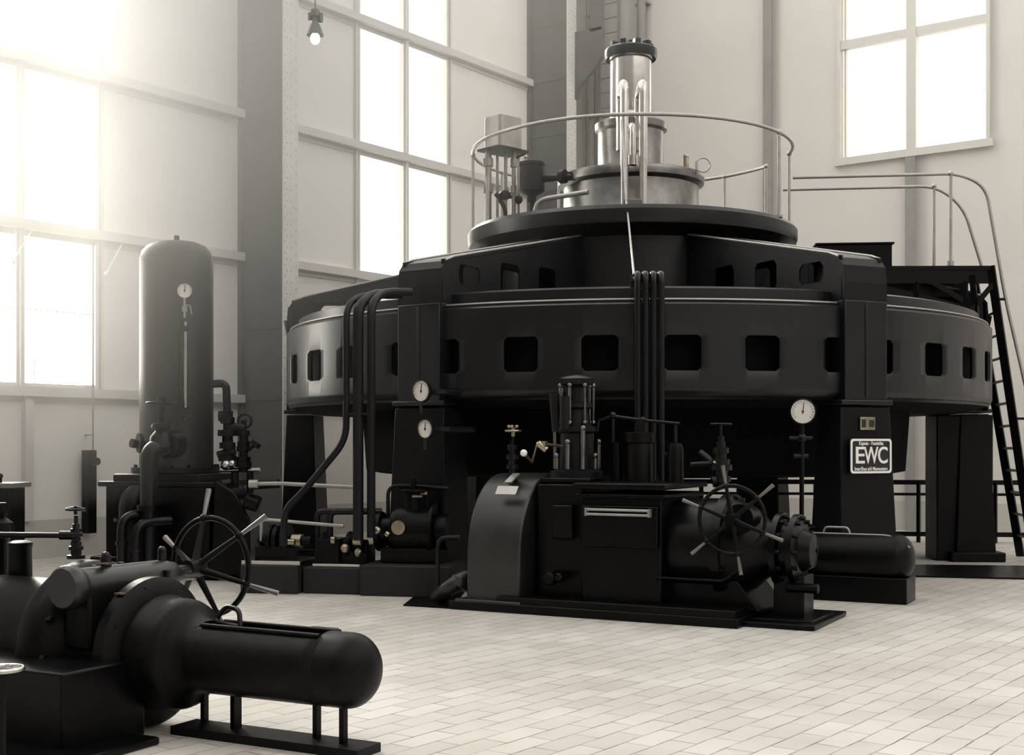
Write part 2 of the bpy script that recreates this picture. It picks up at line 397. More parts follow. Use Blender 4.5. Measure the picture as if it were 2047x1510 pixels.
# ------------------------------------------------------------------ back wall ladder and conduits
def back_x(px): r = (px-CX)/FPX; D = YB/(RT.y*r+FW.y); return C(r*D, D, 0).x
def wall_ladder():
    xa, xb = back_x(1213), back_x(1251)
    t = thing('wall_ladder', 'narrow vertical iron ladder fixed to the back wall behind the generator tower', 'ladder', (xa, YB-.25, 4.0))
    for x in (xa, xb): B().box((x, YB-.25, 8.5), (.06, .05, 9)).build('stile', 'pil', t)
    for k in range(30): B().cyl((xa, YB-.25, 4.3+k*.29), (xb, YB-.25, 4.3+k*.29), .014, seg=8).build('rung', 'pil', t)
    b = B()
    for z in (5, 8, 11):
        for x in (xa, xb): b.box((x, YB-.12, z), (.03, .25, .05))
    b.each('wall_fixing', 'pil', t)
wall_ladder()
for px, r_, lab, z0 in ((1181, .03, 'thin grey conduit pipe on the back wall, leftmost of the pipes by the wall ladder', 3.2),
                    (1197, .03, 'thin grey conduit pipe on the back wall just left of the wall ladder', 3.2),
                    (1289, .09, 'thick grey vertical pipe on the back wall right of the wall ladder', 0)):
    x = back_x(px); b = B().tube([(x, YB-.12, z0), (x, YB-.12, 12.6)], r_)
    for z in (4.5, 6.1, 8, 10): b.box((x, YB-.07, z), (r_*3.2, .14, .04))
    single(b, 'conduit_pipe', 'pil', lab, 'pipe', (x, YB-.12, z0))
# cable and switch on the left wall
p = P(247, 900, 16.9)
b = B(); b.cyl((XL+.16, p.y, 1.35), (XL+.16, p.y, 4.15), .012, seg=8)
for z in (1.6, 2.25, 3.2, 4.1): b.box((XL+.08, p.y, z), (.17, .03, .02))
cb = thing('wall_switch_box', 'dark narrow switch box with a thin conduit rising up the left wall beside the tank', 'switch', (XL+.16, p.y, 0.3))
b.build('conduit', 'pil', cb)
B().box((XL+.12, p.y-.03, .85), (.14, .14, 1.1)).build('switch_case', 'black', cb, .01)
B().cyl((XL+.2, p.y-.03, 1.25), (XL+.30, p.y-.03, 1.25), .05).build('switch_knob', 'black', cb)

# pendant lamp
lp = P(630, 45, 13.0)
t = thing('pendant_lamp', 'pendant lamp with dark socket hanging high in front of the left wall', 'lamp', lp-Vector((0, 0, .16)))
B().cyl(lp+Vector((0, 0, .13)), (lp.x, lp.y, 8.5), .006, seg=6).build('cord', 'column', t)
B().lathe([(.02, .14), (.045, .12), (.045, .06), (.03, .05), (.03, .0), (.05, -.03), (.085, -.13), (.08, -.13), (.03, -.02)], lp, seg=24).box(lp+RT*.05+Vector((0, 0, .05)), (.04, .04, .09)).box(lp-RT*.05+Vector((0, 0, .06)), (.03, .03, .07)).build('socket', 'column', t)
B().sph(lp-Vector((0, 0, .16)), .05, (1, 1, 1.2)).build('bulb', 'bulb', t)

# ------------------------------------------------------------------ the generator
gc = C(1.56, 17.13, 0); GX, GY = gc.x, gc.y
R0 = 4.45
gen = thing('hydro_generator', 'huge dark generator with windowed drum, radial arms and stepped central tower', 'generator', (GX, GY, 0))
ARM0 = math.radians(-27.5)
def gp(r, ang, z, t=0): return Vector((GX+r*math.cos(ang)-t*math.sin(ang), GY+r*math.sin(ang)+t*math.cos(ang), z))
# drum wall with real window openings
winw = []
for s_ in range(6):
    for k, off in enumerate((4.2, 14.5, 24.8, 35.2, 45.5, 55.8)):
        a = math.degrees(ARM0)+60*s_+off; w = 1.55 if k in (0, 5) else 2.35
        winw.append((a-w, a+w))
winw.sort()
zs = [1.92, 2.0, 2.03, 2.20, 2.235, 2.515, 2.55, 2.82, 2.85, 2.895]
rs = [4.41, R0, R0, R0, R0, R0, R0, R0, R0, 4.40]
b = B()
angs = []
for i, (a0, a1) in enumerate(winw):
    nx = winw[(i+1) % 36][0] + (360 if i == 35 else 0)
    angs += [(a0, 'w'), (a0+.45, 'w'), ((a0+a1)/2, 'w'), (a1-.45, 'w'), (a1, 's')]
    n = max(1, int((nx-a1)/1.1))
    angs += [(a1+(nx-a1)*k/n, 's') for k in range(1, n)]
n = len(angs); vs = []
for z, rr in zip(zs, rs):
    for a, _ in angs: vs.append(gp(rr, math.radians(a), z))
fs = []
for k in range(len(zs)-1):
    for i in range(n):
        j = (i+1) % n
        if k in (3, 4, 5) and angs[i][1] == 'w':
            q = [k*n+i, k*n+j, (k+1)*n+j, (k+1)*n+i]
            first = angs[i-1][1] == 's'; last = angs[j][1] == 's'
            if k == 3 and first: fs.append((q[0], q[1], q[3]))
            elif k == 3 and last: fs.append((q[0], q[1], q[2]))
            elif k == 5 and first: fs.append((q[0], q[2], q[3]))
            elif k == 5 and last: fs.append((q[1], q[2], q[3]))
            continue
        fs.append((k*n+i, k*n+j, (k+1)*n+j, (k+1)*n+i))
b.add(vs, fs); sh = b.build('stator_housing', 'gen', gen, solid=.05); wn_ = sh.modifiers.new('normals', 'WEIGHTED_NORMAL'); wn_.keep_sharp = True
B().ring((GX, GY, 2.90), 4.405, .010, seg=128).build('drum_edge_highlight', 'pipe', gen)  # pale ring imitates the bright highlight along the drum's top edge
B().lathe([(4.25, 1.95), (4.25, 2.85)], (GX, GY, 0), seg=96).build('stator_core', 'dark', gen)
B().lathe([(4.43, 2.86), (4.30, 2.93), (4.30, 3.02), (4.20, 3.05), (3.9, 3.06), (3.7, 3.10), (1.6, 3.2)], (GX, GY, 0), seg=128).build('roof_plate', 'gen', gen)
B().lathe([(4.43, 1.95), (4.15, 1.86), (3.5, 1.86), (3.45, 1.15), (3.3, 1.12), (.6, 1.12)], (GX, GY, 0), seg=96).build('lower_casing', 'dark', gen)
B().lathe([(.55, 0), (.55, .3), (.35, .35), (.35, 1.2)], (GX, GY, 0), seg=32).build('turbine_shaft', 'dark', gen)
B().lathe([(1.72, 3.0), (1.72, 3.95), (2.0, 4.02), (2.12, 4.04), (2.14, 4.10), (2.14, 4.20), (2.10, 4.25), (.5, 4.27)], (GX, GY, 0), seg=96).build('deck', 'gen', gen)
# arms, ends and pedestals
hx = [2.45, 3.22, 3.98]
def ztop(r): return 3.90-(r-2.0)*(.54/2.5)
for k in range(6):
    a = ARM0+k*PI/3; T = Vector((-math.sin(a), math.cos(a), 0)); W2 = .26
    b = B()
    def sp(r0, r1, z0, z1a, z1b):
        for sgn in (-1, 1):
            o = T*(sgn*W2-(.02 if sgn > 0 else 0))
            b.prism([gp(r0, a, z0)+o, gp(r1, a, z0)+o, gp(r1, a, z1b)+o, gp(r0, a, z1a)+o], T*.02)
    holes = [(r-.19, r+.19, 3.14+.0*i, min(ztop(r)-.12, 3.50-.04*i)) for i, r in enumerate(hx)]
    cur = 1.6
    for (r0, r1, z0, z1) in holes:
        sp(cur, r0, 2.98, ztop(cur), ztop(r0)); sp(r0, r1, 2.98, z0, z0)
        for sgn in (-1, 1):
            o = T*(sgn*W2-(.02 if sgn > 0 else 0))
            b.prism([gp(r0, a, z1)+o, gp(r1, a, z1)+o, gp(r1, a, ztop(r1))+o, gp(r0, a, ztop(r0))+o], T*.02)
            b.prism([gp(r0, a, z1)+o, gp(r0+.05, a, z1)+o, gp(r0, a, z1-.05)+o], T*.02)
            b.prism([gp(r1, a, z1)+o, gp(r1-.05, a, z1)+o, gp(r1, a, z1-.05)+o], T*.02)
            b.prism([gp(r0, a, z0)+o, gp(r0+.05, a, z0)+o, gp(r0, a, z0+.05)+o], T*.02)
            b.prism([gp(r1, a, z0)+o, gp(r1-.05, a, z0)+o, gp(r1, a, z0+.05)+o], T*.02)
        cur = r1
    sp(cur, 4.45, 2.9, ztop(cur), ztop(4.45))
    # flat top chord with rounded outer end
    top = [(1.6, ztop(1.6)), (4.28, ztop(4.28)), (4.42, ztop(4.38)-.03), (4.49, ztop(4.4)-.11), (4.51, 3.1), (4.51, 2.86)]
    for (ra, za), (rb, zb) in zip(top, top[1:]):
        d = Vector((rb-ra, zb-za)); nn = Vector((d.y, -d.x)).normalized()*.03
        p = [gp(ra, a, za)-T*.275, gp(rb, a, zb)-T*.275, gp(rb, a, zb)+T*.275, gp(ra, a, za)+T*.275]
        up = Vector((nn.x*math.cos(a), nn.x*math.sin(a), nn.y)); b.prism(p, up)
    ar = b.build('support_arm', 'genlight', gen, .006)
    for sg_ in (-1, 1):
        B().tube([gp(1.7, a, ztop(1.7)+.008)+T*.272*sg_, gp(4.28, a, ztop(4.28)+.008)+T*.272*sg_, gp(4.42, a, ztop(4.38)-.022)+T*.272*sg_], .013, 8).build('arm_edge_highlight', 'pipe', ar)  # pale tube put in as the highlight on the arm's top edge
    e = B()
    e.box(gp(4.42, a, 2.42), (.20, .54, 1.00), a); e.box(gp(4.525, a, 2.42), (.02, .03, .94), a)
    e.box(gp(4.38, a, 1.90), (.32, .66, .05), a); e.build('arm_foot', 'gen', gen, .012)
    pd = B()
    w0, w1, d0, d1 = .38, .315, .25, .18
    rc = 4.33; vs = []
    for z, w, d in ((0, w0, d0), (1.86, w1, d1)):
        for sx, sy in ((-1, -1), (1, -1), (1, 1), (-1, 1)): vs.append(gp(rc+sx*d, a, z, sy*w))
    pd.add(vs, [(3, 2, 1, 0), (4, 5, 6, 7), (0, 1, 5, 4), (1, 2, 6, 5), (2, 3, 7, 6), (3, 0, 4, 7)])
    pd.box(gp(rc, a, .06), (.66, 1.0, .12), a)
    if k == 1: pd.box(gp(rc-.12, a, .9), (.7, .60, 1.9), a)
    if k == 5: pass
    pd.build('pedestal', 'pedestal', gen, .015)
# central tower
c0 = Vector((GX, GY, 0))
B().lathe([(.93, 4.25), (.89, 4.3), (.88, 4.82), (.95, 4.86), (.96, 4.92), (.95, 4.965), (.90, 4.985), (.3, 5.0)], c0, seg=72).build('bearing_cover', 'brushed', gen)
B().lathe([(.44, 4.98), (.43, 5.0), (.43, 5.55), (.47, 5.58), (.475, 5.66), (.45, 5.68), (.2, 5.69)], c0, seg=56).build('exciter_housing', 'brushed', gen)
B().lathe([(.33, 5.68), (.26, 5.80), (.27, 5.84), (.27, 6.52), (.30, 6.55), (.31, 6.63), (.28, 6.66), (.05, 6.67)], c0, seg=48).build('shaft_tube', 'steel', gen)
kb = B().lathe([(.33, 6.52), (.345, 6.56), (.345, 6.64), (.32, 6.66)], c0, seg=24)
for i in range(9):
    a = i*2*PI/9; kb.box(c0+Vector((.24*math.cos(a), .24*math.sin(a), 6.70)), (.10, .08, .06), a)
kb.cyl(c0+Vector((0, 0, 6.66)), c0+Vector((0, 0, 6.78)), .04); kb.build('top_clamp', 'dpipe', gen, .006)
# tower details: clamps, lugs
lg = B()
for a in (.2, 1.3, 2.6, 3.9, 5.2): lg.box(c0+Vector((.9*math.cos(a), .9*math.sin(a), 4.30)), (.12, .08, .10), a)
lg.each('lug', 'genlight', gen, .01)
# small fittings on the cover rim
q = P(1372, 330, 16.8); f_ = B().cyl(Vector((q.x, q.y, 4.98)), Vector((q.x, q.y, 5.17)), .035).sph((q.x, q.y, 5.18), .04); f_.build('oil_cup', 'brass', gen)
q = P(1393, 335, 16.6); f_ = B().cyl(Vector((q.x, q.y, 4.96)), Vector((q.x, q.y, 5.08)), .02).ring((q.x, q.y, 5.02)+Vector((0, 0, 0)) if False else Vector((q.x, q.y, 5.03))+RT*.08, .09, .010, FW); f_.build('lifting_ring', 'pipe', gen)
# inverted U pipes in front of the tower
def upipe(px, zt, D0, D1, z0, zb, r, name='tower_pipe'):
    x0 = (px-CX)/FPX*D0
    n_ = B().tube([C(x0, D0, z0), C(x0, D0, zt), C(x0, D1, zt), C(x0, D1, zb)], r, smooth=.14)
    n_.cyl(C(x0, D0, z0), C(x0, D0, z0+.12), r*1.6); return n_.build(name, 'steel', gen)
upipe(1248, 5.92, 15.95, 16.55, 4.25, 5.2, .05); upipe(1286, 5.92, 15.95, 16.55, 4.25, 5.2, .05)
upipe(1265, 5.42, 16.0, 16.5, 4.9, 4.9, .035)
B().box(C(1.47, 15.9, 4.36), (.24, .12, .2), TH).build('pipe_bracket', 'brushed', gen, .01)
B().tube([P(1243, 240, 15.9), P(1252, 400, 15.6), P(1268, 556, 12.62)], .012, 8).build('thin_rod', 'pipe', gen)
# four pipes standing in front of the drum
for i, px in enumerate((1275, 1291, 1307, 1322)):
    x0 = (px-CX)/FPX*12.45
    B().tube([C(x0, 12.45, .9), C(x0, 12.45, 3.12), C(x0+.0, 12.95, 3.12), C(x0, 12.95, 3.0)], .033, smooth=.1).build('drum_pipe', 'dpipe', gen)
# sign plate on the near right pedestal
aS = ARM0
tiltf = math.atan2(.07, 1.86)
fc = gp(4.61, aS, 1.255)
sg = B().box(gp(4.575, aS, 1.365), (.02, .52, .345), aS)
sgn = sg.build('sign_plate', 'ink', gen, .004); sgn['label'] = 'black enamel sign reading EWC with white border'
bd = B(); ring = []
hw, hh, rr = .262, .172, .035
def rrect(hw, hh, rr, off):
    pts = []
    for cx_, cy_, a0 in ((hw-rr, hh-rr, 0), (-hw+rr, hh-rr, PI/2), (-hw+rr, -hh+rr, PI), (hw-rr, -hh+rr, 3*PI/2)):
        for i in range(6):
            a = a0+PI/2*i/5; pts.append(gp(off, aS, 1.365+cy_+rr*math.sin(a), cx_+rr*math.cos(a)))
    return pts
o1 = rrect(hw, hh, rr, 4.586); i1 = rrect(hw-.022, hh-.022, rr-.012, 4.586); nn = len(o1)
o2 = rrect(hw, hh, rr, 4.592); i2 = rrect(hw-.022, hh-.022, rr-.012, 4.592)
bd.add(o1+i1+o2+i2, [(i, (i+1) % nn, nn+(i+1) % nn, nn+i) for i in range(nn)]+[(2*nn+i, 3*nn+i, 3*nn+(i+1) % nn, 2*nn+(i+1) % nn) for i in range(nn)]
       + [(i, 2*nn+i, 2*nn+(i+1) % nn, (i+1) % nn) for i in range(nn)]+[(nn+i, nn+(i+1) % nn, 3*nn+(i+1) % nn, 3*nn+i) for i in range(nn)])
bd.build('sign_border', 'white', sgn)
rzs = aS+PI/2
for i, ch in enumerate('EWC'):
    tx = text(sgn, 'sign_letter', ch, gp(4.588, aS, 1.365, (-.145, .0, .15)[i]), rzs, .235, 'white', .003, width=(.115, .185, .125)[i])
text(sgn, 'sign_lettering', 'Kapuas - Fuustelaa', gp(4.588, aS, 1.492), rzs, .055, 'white', .002, width=.31)
text(sgn, 'sign_lettering', 'InterShus a/d Mannesters', gp(4.588, aS, 1.237), rzs, .05, 'white', .002, width=.42)
npl = B().box(gp(4.53, aS, 1.69), (.02, .19, .13), aS).build('nameplate', 'brass', gen, .003); npl['label'] = 'small worn metal nameplate above the sign'
B().box(gp(4.541, aS, 1.69, -.05), (.006, .05, .08), aS).box(gp(4.541, aS, 1.69, .05), (.006, .06, .07), aS).each('plate_relief', 'ink', npl)
# dark cabinet on the generator roof, right
q = C(4.72, 18.2, 0)
cab = B().box((q.x, q.y, 3.6), (1.0, .7, 1.22), TH-.1); cab.box((q.x, q.y, 4.22), (1.06, .76, .03), TH-.1)
single(cab, 'roof_cabinet', 'black', 'dark rectangular cabinet standing on the generator roof behind its right arm', 'cabinet', (q.x, q.y, 3.0), .01)

# ------------------------------------------------------------------ circular deck railing
rl = thing('deck_railing', 'thin pale pipe railing circling the generator top deck', 'railing', (GX, GY, 4.25))
RR = 2.076; ZR = 5.29
dc = math.degrees(math.atan2(-FW.y, -FW.x))
def rp(phi, z, R=RR): a = math.radians(dc+phi); return Vector((GX+R*math.cos(a), GY+R*math.sin(a), z))
B().tube([rp(90-(360-22)*i/80-0, ZR) for i in range(81)], .022, 10).build('top_rail', 'pipe', rl)
for ph in (90, 55, 112-0, 135, 150, 178, -92, -125, -155, -75+0):
    if ph == -75: continue
    b = B().tube([rp(ph, 4.22), rp(ph, ZR)], .02, 10).sph(rp(ph, ZR), .035, seg=12).cyl(rp(ph, 4.25), rp(ph, 4.28), .045)
    b.build('post', 'pipe', rl)
# ------------------------------------------------------------------ access gangway, ladder and handrails on the right
gw = thing('access_gangway', 'black steel gangway with a steep ladder reaching the generator from the right', 'gangway', C(6.5, 16.8, 0))
ZG = 3.72
b = B()
b.prism([C(3.9, 16.42, ZG), C(6.0, 16.38, ZG), C(6.0, 17.2, ZG), C(3.9, 17.24, ZG)], (0, 0, -.05)); b.build('walkway_plate', 'black', gw)
for D in (16.42, 17.2):
    b = B(); b.bar(C(4.2, D, ZG-.12), C(6.0, D, ZG-.12), .03, .20)
    b.prism([C(4.2, D, 3.2), C(4.2, D, ZG-.2), C(4.5, D, ZG-.2), C(5.75, D, 3.22), C(5.75, D, 3.06), C(5.2, D, 3.0)], FW*.03)
    b.bar(C(5.68, D, 3.1), C(5.68, D, ZG-.2), .05, .10); b.bar(C(5.28, D, ZG-.2), C(5.7, D, ZG-.45), .04, .07)
    b.bar(C(5.08, D, 3.1), C(5.08, D, ZG-.2), .04, .06)
    b.build('side_beam', 'black', gw)
st = [(C(6.01, 16.4, ZG), C(6.56, 16.4, 0)), (C(6.08, 17.2, ZG-.02), C(6.70, 17.2, 0))]
for p0, p1 in st: B().bar(p0, p1, .05, .10).build('stile', 'black', gw)
for k in range(1, 13):
    t_ = k/13; B().cyl(st[0][0].lerp(st[0][1], t_), st[1][0].lerp(st[1][1], t_), .018, seg=8).build('rung', 'black', gw)
b = B().bar(C(5.72, 16.4, 3.1), C(6.05, 16.4, 3.5), .04, .06).bar(C(5.78, 16.4, 3.6), C(5.95, 16.4, 1.9), .05, .07); b.build('ladder_brace', 'black', gw)
for D, xr, xs, lab in ((16.4, 5.75, 6.35, 0), (17.2, 5.75, 6.25, 1)):
    x0 = 3.58 if D < 17 else 3.62
    e = C(6.56+.18, D, 0) if D < 17 else C(6.12, D, ZG)
    pts = [C(x0, D+.25, 4.88), C(xr-.2, D, 4.88), C(xr+.12, D, 4.84), C(xs-.25, D, 4.50)] if D < 17 else [C(x0, D+.25, 4.88), C(xr-.15, D, 4.88), C(5.95, D, 4.6), C(6.22, D, ZG)]
    if D < 17: pts = [C(x0, D+.25, 4.88), C(5.62, D, 4.88), C(5.95, D, 4.72), C(6.20, D, 3.3), C(6.75, D, .9), C(6.8, D, 0)]
    B().tube(pts, .021, 10, smooth=.25).build('handrail', 'pipe', gw)
    xp = 5.51 if D < 17 else 5.56
    B().tube([C(xp, D, ZG), C(xp, D, 4.88)], .02, 10).sph(C(xp, D, 4.88), .034, seg=12).cyl(C(xp, D, ZG), C(xp, D, ZG+.06), .04).build('handrail_post', 'pipe', gw)
B().bar(C(6.06, 16.4, 3.3), C(6.2, 16.4, 3.3), .03, .03).bar(C(6.3, 16.4, 1.8), C(6.55, 16.4, 1.8), .03, .03).each('rail_bracket', 'black', gw)
# low dark guard rail and kerb at the right
lr = thing('pit_guard_rail', 'low black guard rail running behind the generator legs at the right', 'railing', C(6.5, 19.5, 0))
for z in (.90, .72, .12): B().bar(C(2.2, 20.2, z), C(9.2, 19.3, z), .05, .07 if z != .72 else .04).build('rail_bar', 'black', lr)
for x in (2.9, 4.6, 6.1, 7.2, 8.2): B().bar(C(x, 20.1-(x-2.2)*.13, 0), C(x, 20.1-(x-2.2)*.13, .9), .05, .05).build('post', 'black', lr)
k_ = B(); k_.prism([G(1640, 1130), G(2200, 1136), G(2200, 1163), G(1640, 1150)], (0, 0, .02))
single(k_, 'floor_channel_cover', 'black', 'flat dark iron channel cover set in the floor at the right edge', 'floor cover', G(1900, 1145))

# ------------------------------------------------------------------ tank group on the generator deck (left)
q = C(-.115, 17.3, 0)
t = thing('header_tank', 'pale box shaped oil tank raised on pipe legs at the left of the generator deck', 'tank', (q.x, q.y, 4.25))
a = TH+.75
b = B(); hw, hd, r_ = .205, .175, .06; poly = []
for sx, sy, s0 in ((1, 1, 0), (-1, 1, PI/2), (-1, -1, PI), (1, -1, 3*PI/2)):
    for i in range(5):
        an = s0+PI/2*i/4; x = sx*(hw-r_)+r_*math.cos(an); y = sy*(hd-r_)+r_*math.sin(an)
        poly.append((q.x+x*math.cos(a)-y*math.sin(a), q.y+x*math.sin(a)+y*math.cos(a), 5.38))
M['tinbox'] = mat('dull_tin', (.36, .35, .32), .4, .6, var=.2, scale=5)
b.prism(poly, (0, 0, .42)); b.build('tank_body', 'tinbox', t, .01)
B().box((q.x, q.y, 5.36), (.55, .42, .03), a).build('tank_shelf', 'genlight', t)
for dx, dy, rr, z0 in ((-.20, -.05, .045, 4.2), (-.08, .0, .02, 4.3), (.03, .02, .025, 4.3), (.14, .0, .035, 4.2), (.2, .06, .02, 4.25)):
    o = RT*dx+FW*dy; p = Vector((q.x, q.y, 0))+o
    s_ = B().cyl(Vector((p.x, p.y, z0)), Vector((p.x, p.y, 5.36)), rr, seg=14)
    if rr > .03:
        for z in (5.15, 4.8): s_.cyl(Vector((p.x, p.y, z)), Vector((p.x, p.y, z+.1)), rr*1.5, seg=12)
    s_.build('support_pipe', 'tinbox', t)
e = Vector((q.x, q.y, 0))
B().tube([e+RT*-.20+Vector((0, 0, 5.0))-FW*.1, e+RT*-.21+Vector((0, 0, 4.3))-FW*.12, e+RT*-.30-FW*.35+Vector((0, 0, 3.98))], .03, smooth=.2).build('drain_pipe', 'pipe', t)
vb = B().sph(e+RT*.02+Vector((0, 0, 4.78)), .07, (1.2, 1, 1)).sph(e+RT*.2+Vector((0, 0, 4.72)), .06).cyl(e+RT*-.1+Vector((0, 0, 4.78)), e+RT*.24+Vector((0, 0, 4.74)), .025).tube([e+RT*-.1+Vector((0, 0, 4.8)), e+RT*.03+Vector((0, 0, 4.6)), e+RT*.02+Vector((0, 0, 4.35))], .03, smooth=.1)
B().cyl(e+RT*.1+Vector((0, 0, 5.25)), e+RT*.30+Vector((0, 0, 5.33)), .015).build('lever_rod', 'genlight', t); vb.build('valve_cluster', 'genlight', t)
q = C(.26, 16.95, 0)
t = thing('oil_pot', 'dark round oil pot hanging beside the bearing cover on the generator deck', 'pot', (q.x, q.y, 4.25))
B().lathe([(.02, 4.62), (.06, 4.63), (.06, 4.70), (.165, 4.76), (.17, 4.8), (.17, 5.08), (.18, 5.09), (.18, 5.13), (.1, 5.15), (.02, 5.17)], (q.x, q.y, 0), seg=28).build('pot_body', 'genlight', t)
B().cyl((q.x, q.y, 4.25), (q.x, q.y, 4.65), .03).build('stem', 'genlight', t)
B().cyl(C(.26, 16.95, 4.92), C(.85, 16.6, 4.88), .045).cyl(C(.62, 16.7, 4.90), C(.68, 16.66, 4.90), .09).build('outlet_pipe', 'genlight', t)
B().tube([C(.28, 16.6, 4.24), C(.30, 16.6, 4.58), C(.95, 16.25, 4.62)], .032, smooth=.18).build('bent_pipe', 'pipe', t)
B().cyl((q.x-.1, q.y, 5.12), (q.x-.1, q.y, 5.22), .02).sph((q.x-.1, q.y, 5.22), .03).build('filler_cap', 'brass', t)

# ------------------------------------------------------------------ tall pressure vessel
tcn = C((353-CX)/FPX*14.9, 14.9, 0); TX, TY = tcn.x, tcn.y
pv = thing('pressure_vessel', 'tall grey cylindrical pressure tank with domed top, dial gauge and sight glass', 'tank', (TX, TY, 0))
B().lathe([(.005, 3.80), (.12, 3.795), (.24, 3.775), (.33, 3.735), (.385, 3.67), (.41, 3.59), (.412, 3.4), (.412, 1.18)], (TX, TY, 0), seg=72).build('vessel_shell', 'tank', pv)
B().lathe([(.412, 1.22), (.50, 1.22), (.50, 1.16), (.412, 1.12)], (TX, TY, 0), seg=48).bolts((TX, TY, 1.22), (0, 0, 1), .46, 16, .016, .03).build('base_flange', 'black', pv)
B().cyl((TX, TY, 3.79), (TX, TY, 3.86), .03).build('top_plug', 'black', pv)
fd = (Vector((0, 0, 0))-Vector((TX, TY, 0))).normalized()          # toward the aisle
gcx = C((369-CX)/FPX*14.4, 14.40, 3.175)
gauge(pv, gcx, fd, .078, 'tank')
B().tube([gcx-Vector((0, 0, .08)), gcx-Vector((0, 0, .30))], .014).box(gcx-Vector((0, 0, .2)), (.04, .04, .06)).tube([gcx-Vector((0, 0, .16)), gcx-Vector((0, 0, .16))+RT*.06, gcx-Vector((0, 0, .26))+RT*.08], .006).build('gauge_stem', 'pipe', pv)
for dx, rr, m_ in ((.012, .022, 'steel'), (-.035, .020, 'tank')):
    B().cyl(gcx+RT*dx-Vector((0, 0, .34)), gcx+RT*dx-Vector((0, 0, 1.30)), rr, seg=14).build('sight_glass', m_, pv)
B().box(gcx-Vector((0, 0, .42)), (.12, .05, .06), TH).box(gcx-Vector((0, 0, 1.33)), (.11, .05, .08), TH).sph(gcx-Vector((0, 0, 1.42)), .035).each('glass_fitting', 'tank', pv)
lp_ = C((313-CX)/FPX*14.55, 14.60, 2.20)
B().box(lp_, (.14, .012, .09), TH-.45).build('nameplate', 'tank', pv, .004)
# vessel base machine
vb_ = C((352-CX)/FPX*14.9, 14.9, 0)
b = B().box((TX, TY, .12), (1.5, 1.2, .24), TH-.2).box((TX, TY, .62), (1.25, .95, .80), TH-.2)
b.box((TX, TY, 1.04), (1.4, 1.05, .06), TH-.2).box((TX, TY, 1.10), (1.05, 1.0, .10), TH-.2); b.build('vessel_base', 'black', pv, .02)
def px3(px, py, D): return P(px, py, D)
vz = Vector((0, 0, 1))
# big elbow and gate valve at the left front of the vessel
ev = thing('elbow_gate_valve', 'dark gate valve over a large pipe elbow in front of the tall tank', 'valve', G(312, 1160)*1)
EV = 14.15
b = B().tube([P(298, 1165, EV), P(298, 900, EV), P(335, 890, EV+.1)], .095, 20, smooth=.25); b.build('elbow_pipe', 'dpipe', ev)
B().cyl(P(333, 890, EV+.1), P(352, 888, EV+.25), .15).build('flange', 'black', ev); B().cyl(P(298, 1010, EV), P(298, 1022, EV), .13).build('flange', 'black', ev)
c_ = P(322, 870, EV+.1)
b = B().lathe([(.04, .40), (.05, .28), (.03, .24), (.03, .14), (.10, .12), (.11, .08), (.06, .05), (.12, -.02), (.14, -.14), (.1, -.2)], c_, seg=24); b.build('bonnet', 'black', ev)
w_ = P(322, 806, EV+.1); x_, y_, d_ = basis(vz)
b = B().ring(w_, .15, .014).cyl(w_-vz*.03, w_+vz*.03, .025)
for i in range(4): b.cyl(w_, w_+Vector((math.cos(i*PI/2), math.sin(i*PI/2), 0))*.15, .009, seg=8)
b.build('hand_wheel', 'black', ev)
b = B().cyl(P(275, 888, EV+.3), P(262, 886, EV+.25), .05).cyl(P(283, 886, EV+.3), P(276, 886, EV+.28), .11).cyl(P(276, 886, EV+.28), P(330, 886, EV+.35), .035); b.build('side_wheel', 'black', ev)
# small twin cylinders left of the base
for px, top, rr, lab in ((266, 985, .16, 'dark rounded pipe bend left of the tall tank base, behind the other bend'), (243, 1030, .05, 'thin dark pipe bend at the far left of the tall tank base'), (272, 1045, .06, 'lower dark pipe bend in front of the tall tank base')):
    D = 14.0 if rr < .1 else 14.5
    base = P(px, 885, D); zt = CAMH-(top-HOR)/FPX*D
    bb = B().tube([Vector((base.x, base.y, 0)), Vector((base.x, base.y, zt)), Vector((base.x, base.y, zt))+RT*.3+FW*.25], rr, 18, smooth=.18)
    bb.cyl(Vector((base.x, base.y, 0)), Vector((base.x, base.y, .04)), rr*1.5).cyl(Vector((base.x, base.y, zt-.32)), Vector((base.x, base.y, zt-.28)), rr*1.3)
    single(bb, 'pipe_bend', 'dpipe', lab, 'pipe', Vector((base.x, base.y, 0)))
# valve cluster right of the vessel
vc = thing('valve_manifold', 'dark manifold of stop valves beside the right side of the tall tank', 'valve', C((470-CX)/FPX*14.6, 14.6, 1.0))
D = 14.6
B().tube([P(424, 768, D), P(452, 766, D), P(455, 850, D)], .045, smooth=.22).build('outlet_pipe', 'dpipe', vc)
def stack(px, py0, py1, D, prof):                  # vertical fitting with rings, profile radii in metres
    n = len(prof); pr = []
    z0 = CAMH-(py1-HOR)/FPX*D; z1 = CAMH-(py0-HOR)/FPX*D
    for i, r in enumerate(prof):
        za = z0+(z1-z0)*i/n; zb = z0+(z1-z0)*(i+1)/n; pr += [(r, za+.002), (r, zb-.002)]
    c = C((px-CX)/FPX*D, D, 0); return [(0.001, pr[0][1])]+pr+[(0.001, pr[-1][1])], c
b = B()
for px, a0, a1, prof in ((455, 822, 935, (.07, .10, .05, .09, .06, .11, .05, .08, .06)), (487, 840, 945, (.06, .09, .08, .05, .08, .07, .05, .07, .03, .03))):
    pr, c = stack(px, a0, a1, D, prof); b.lathe(pr, c, seg=20)
b.build('valve_body', 'black', vc)
B().ring(P(489, 842, D), .075, .014, FW).sph(P(489, 842, D), .03).build('hand_wheel', 'dpipe', vc)
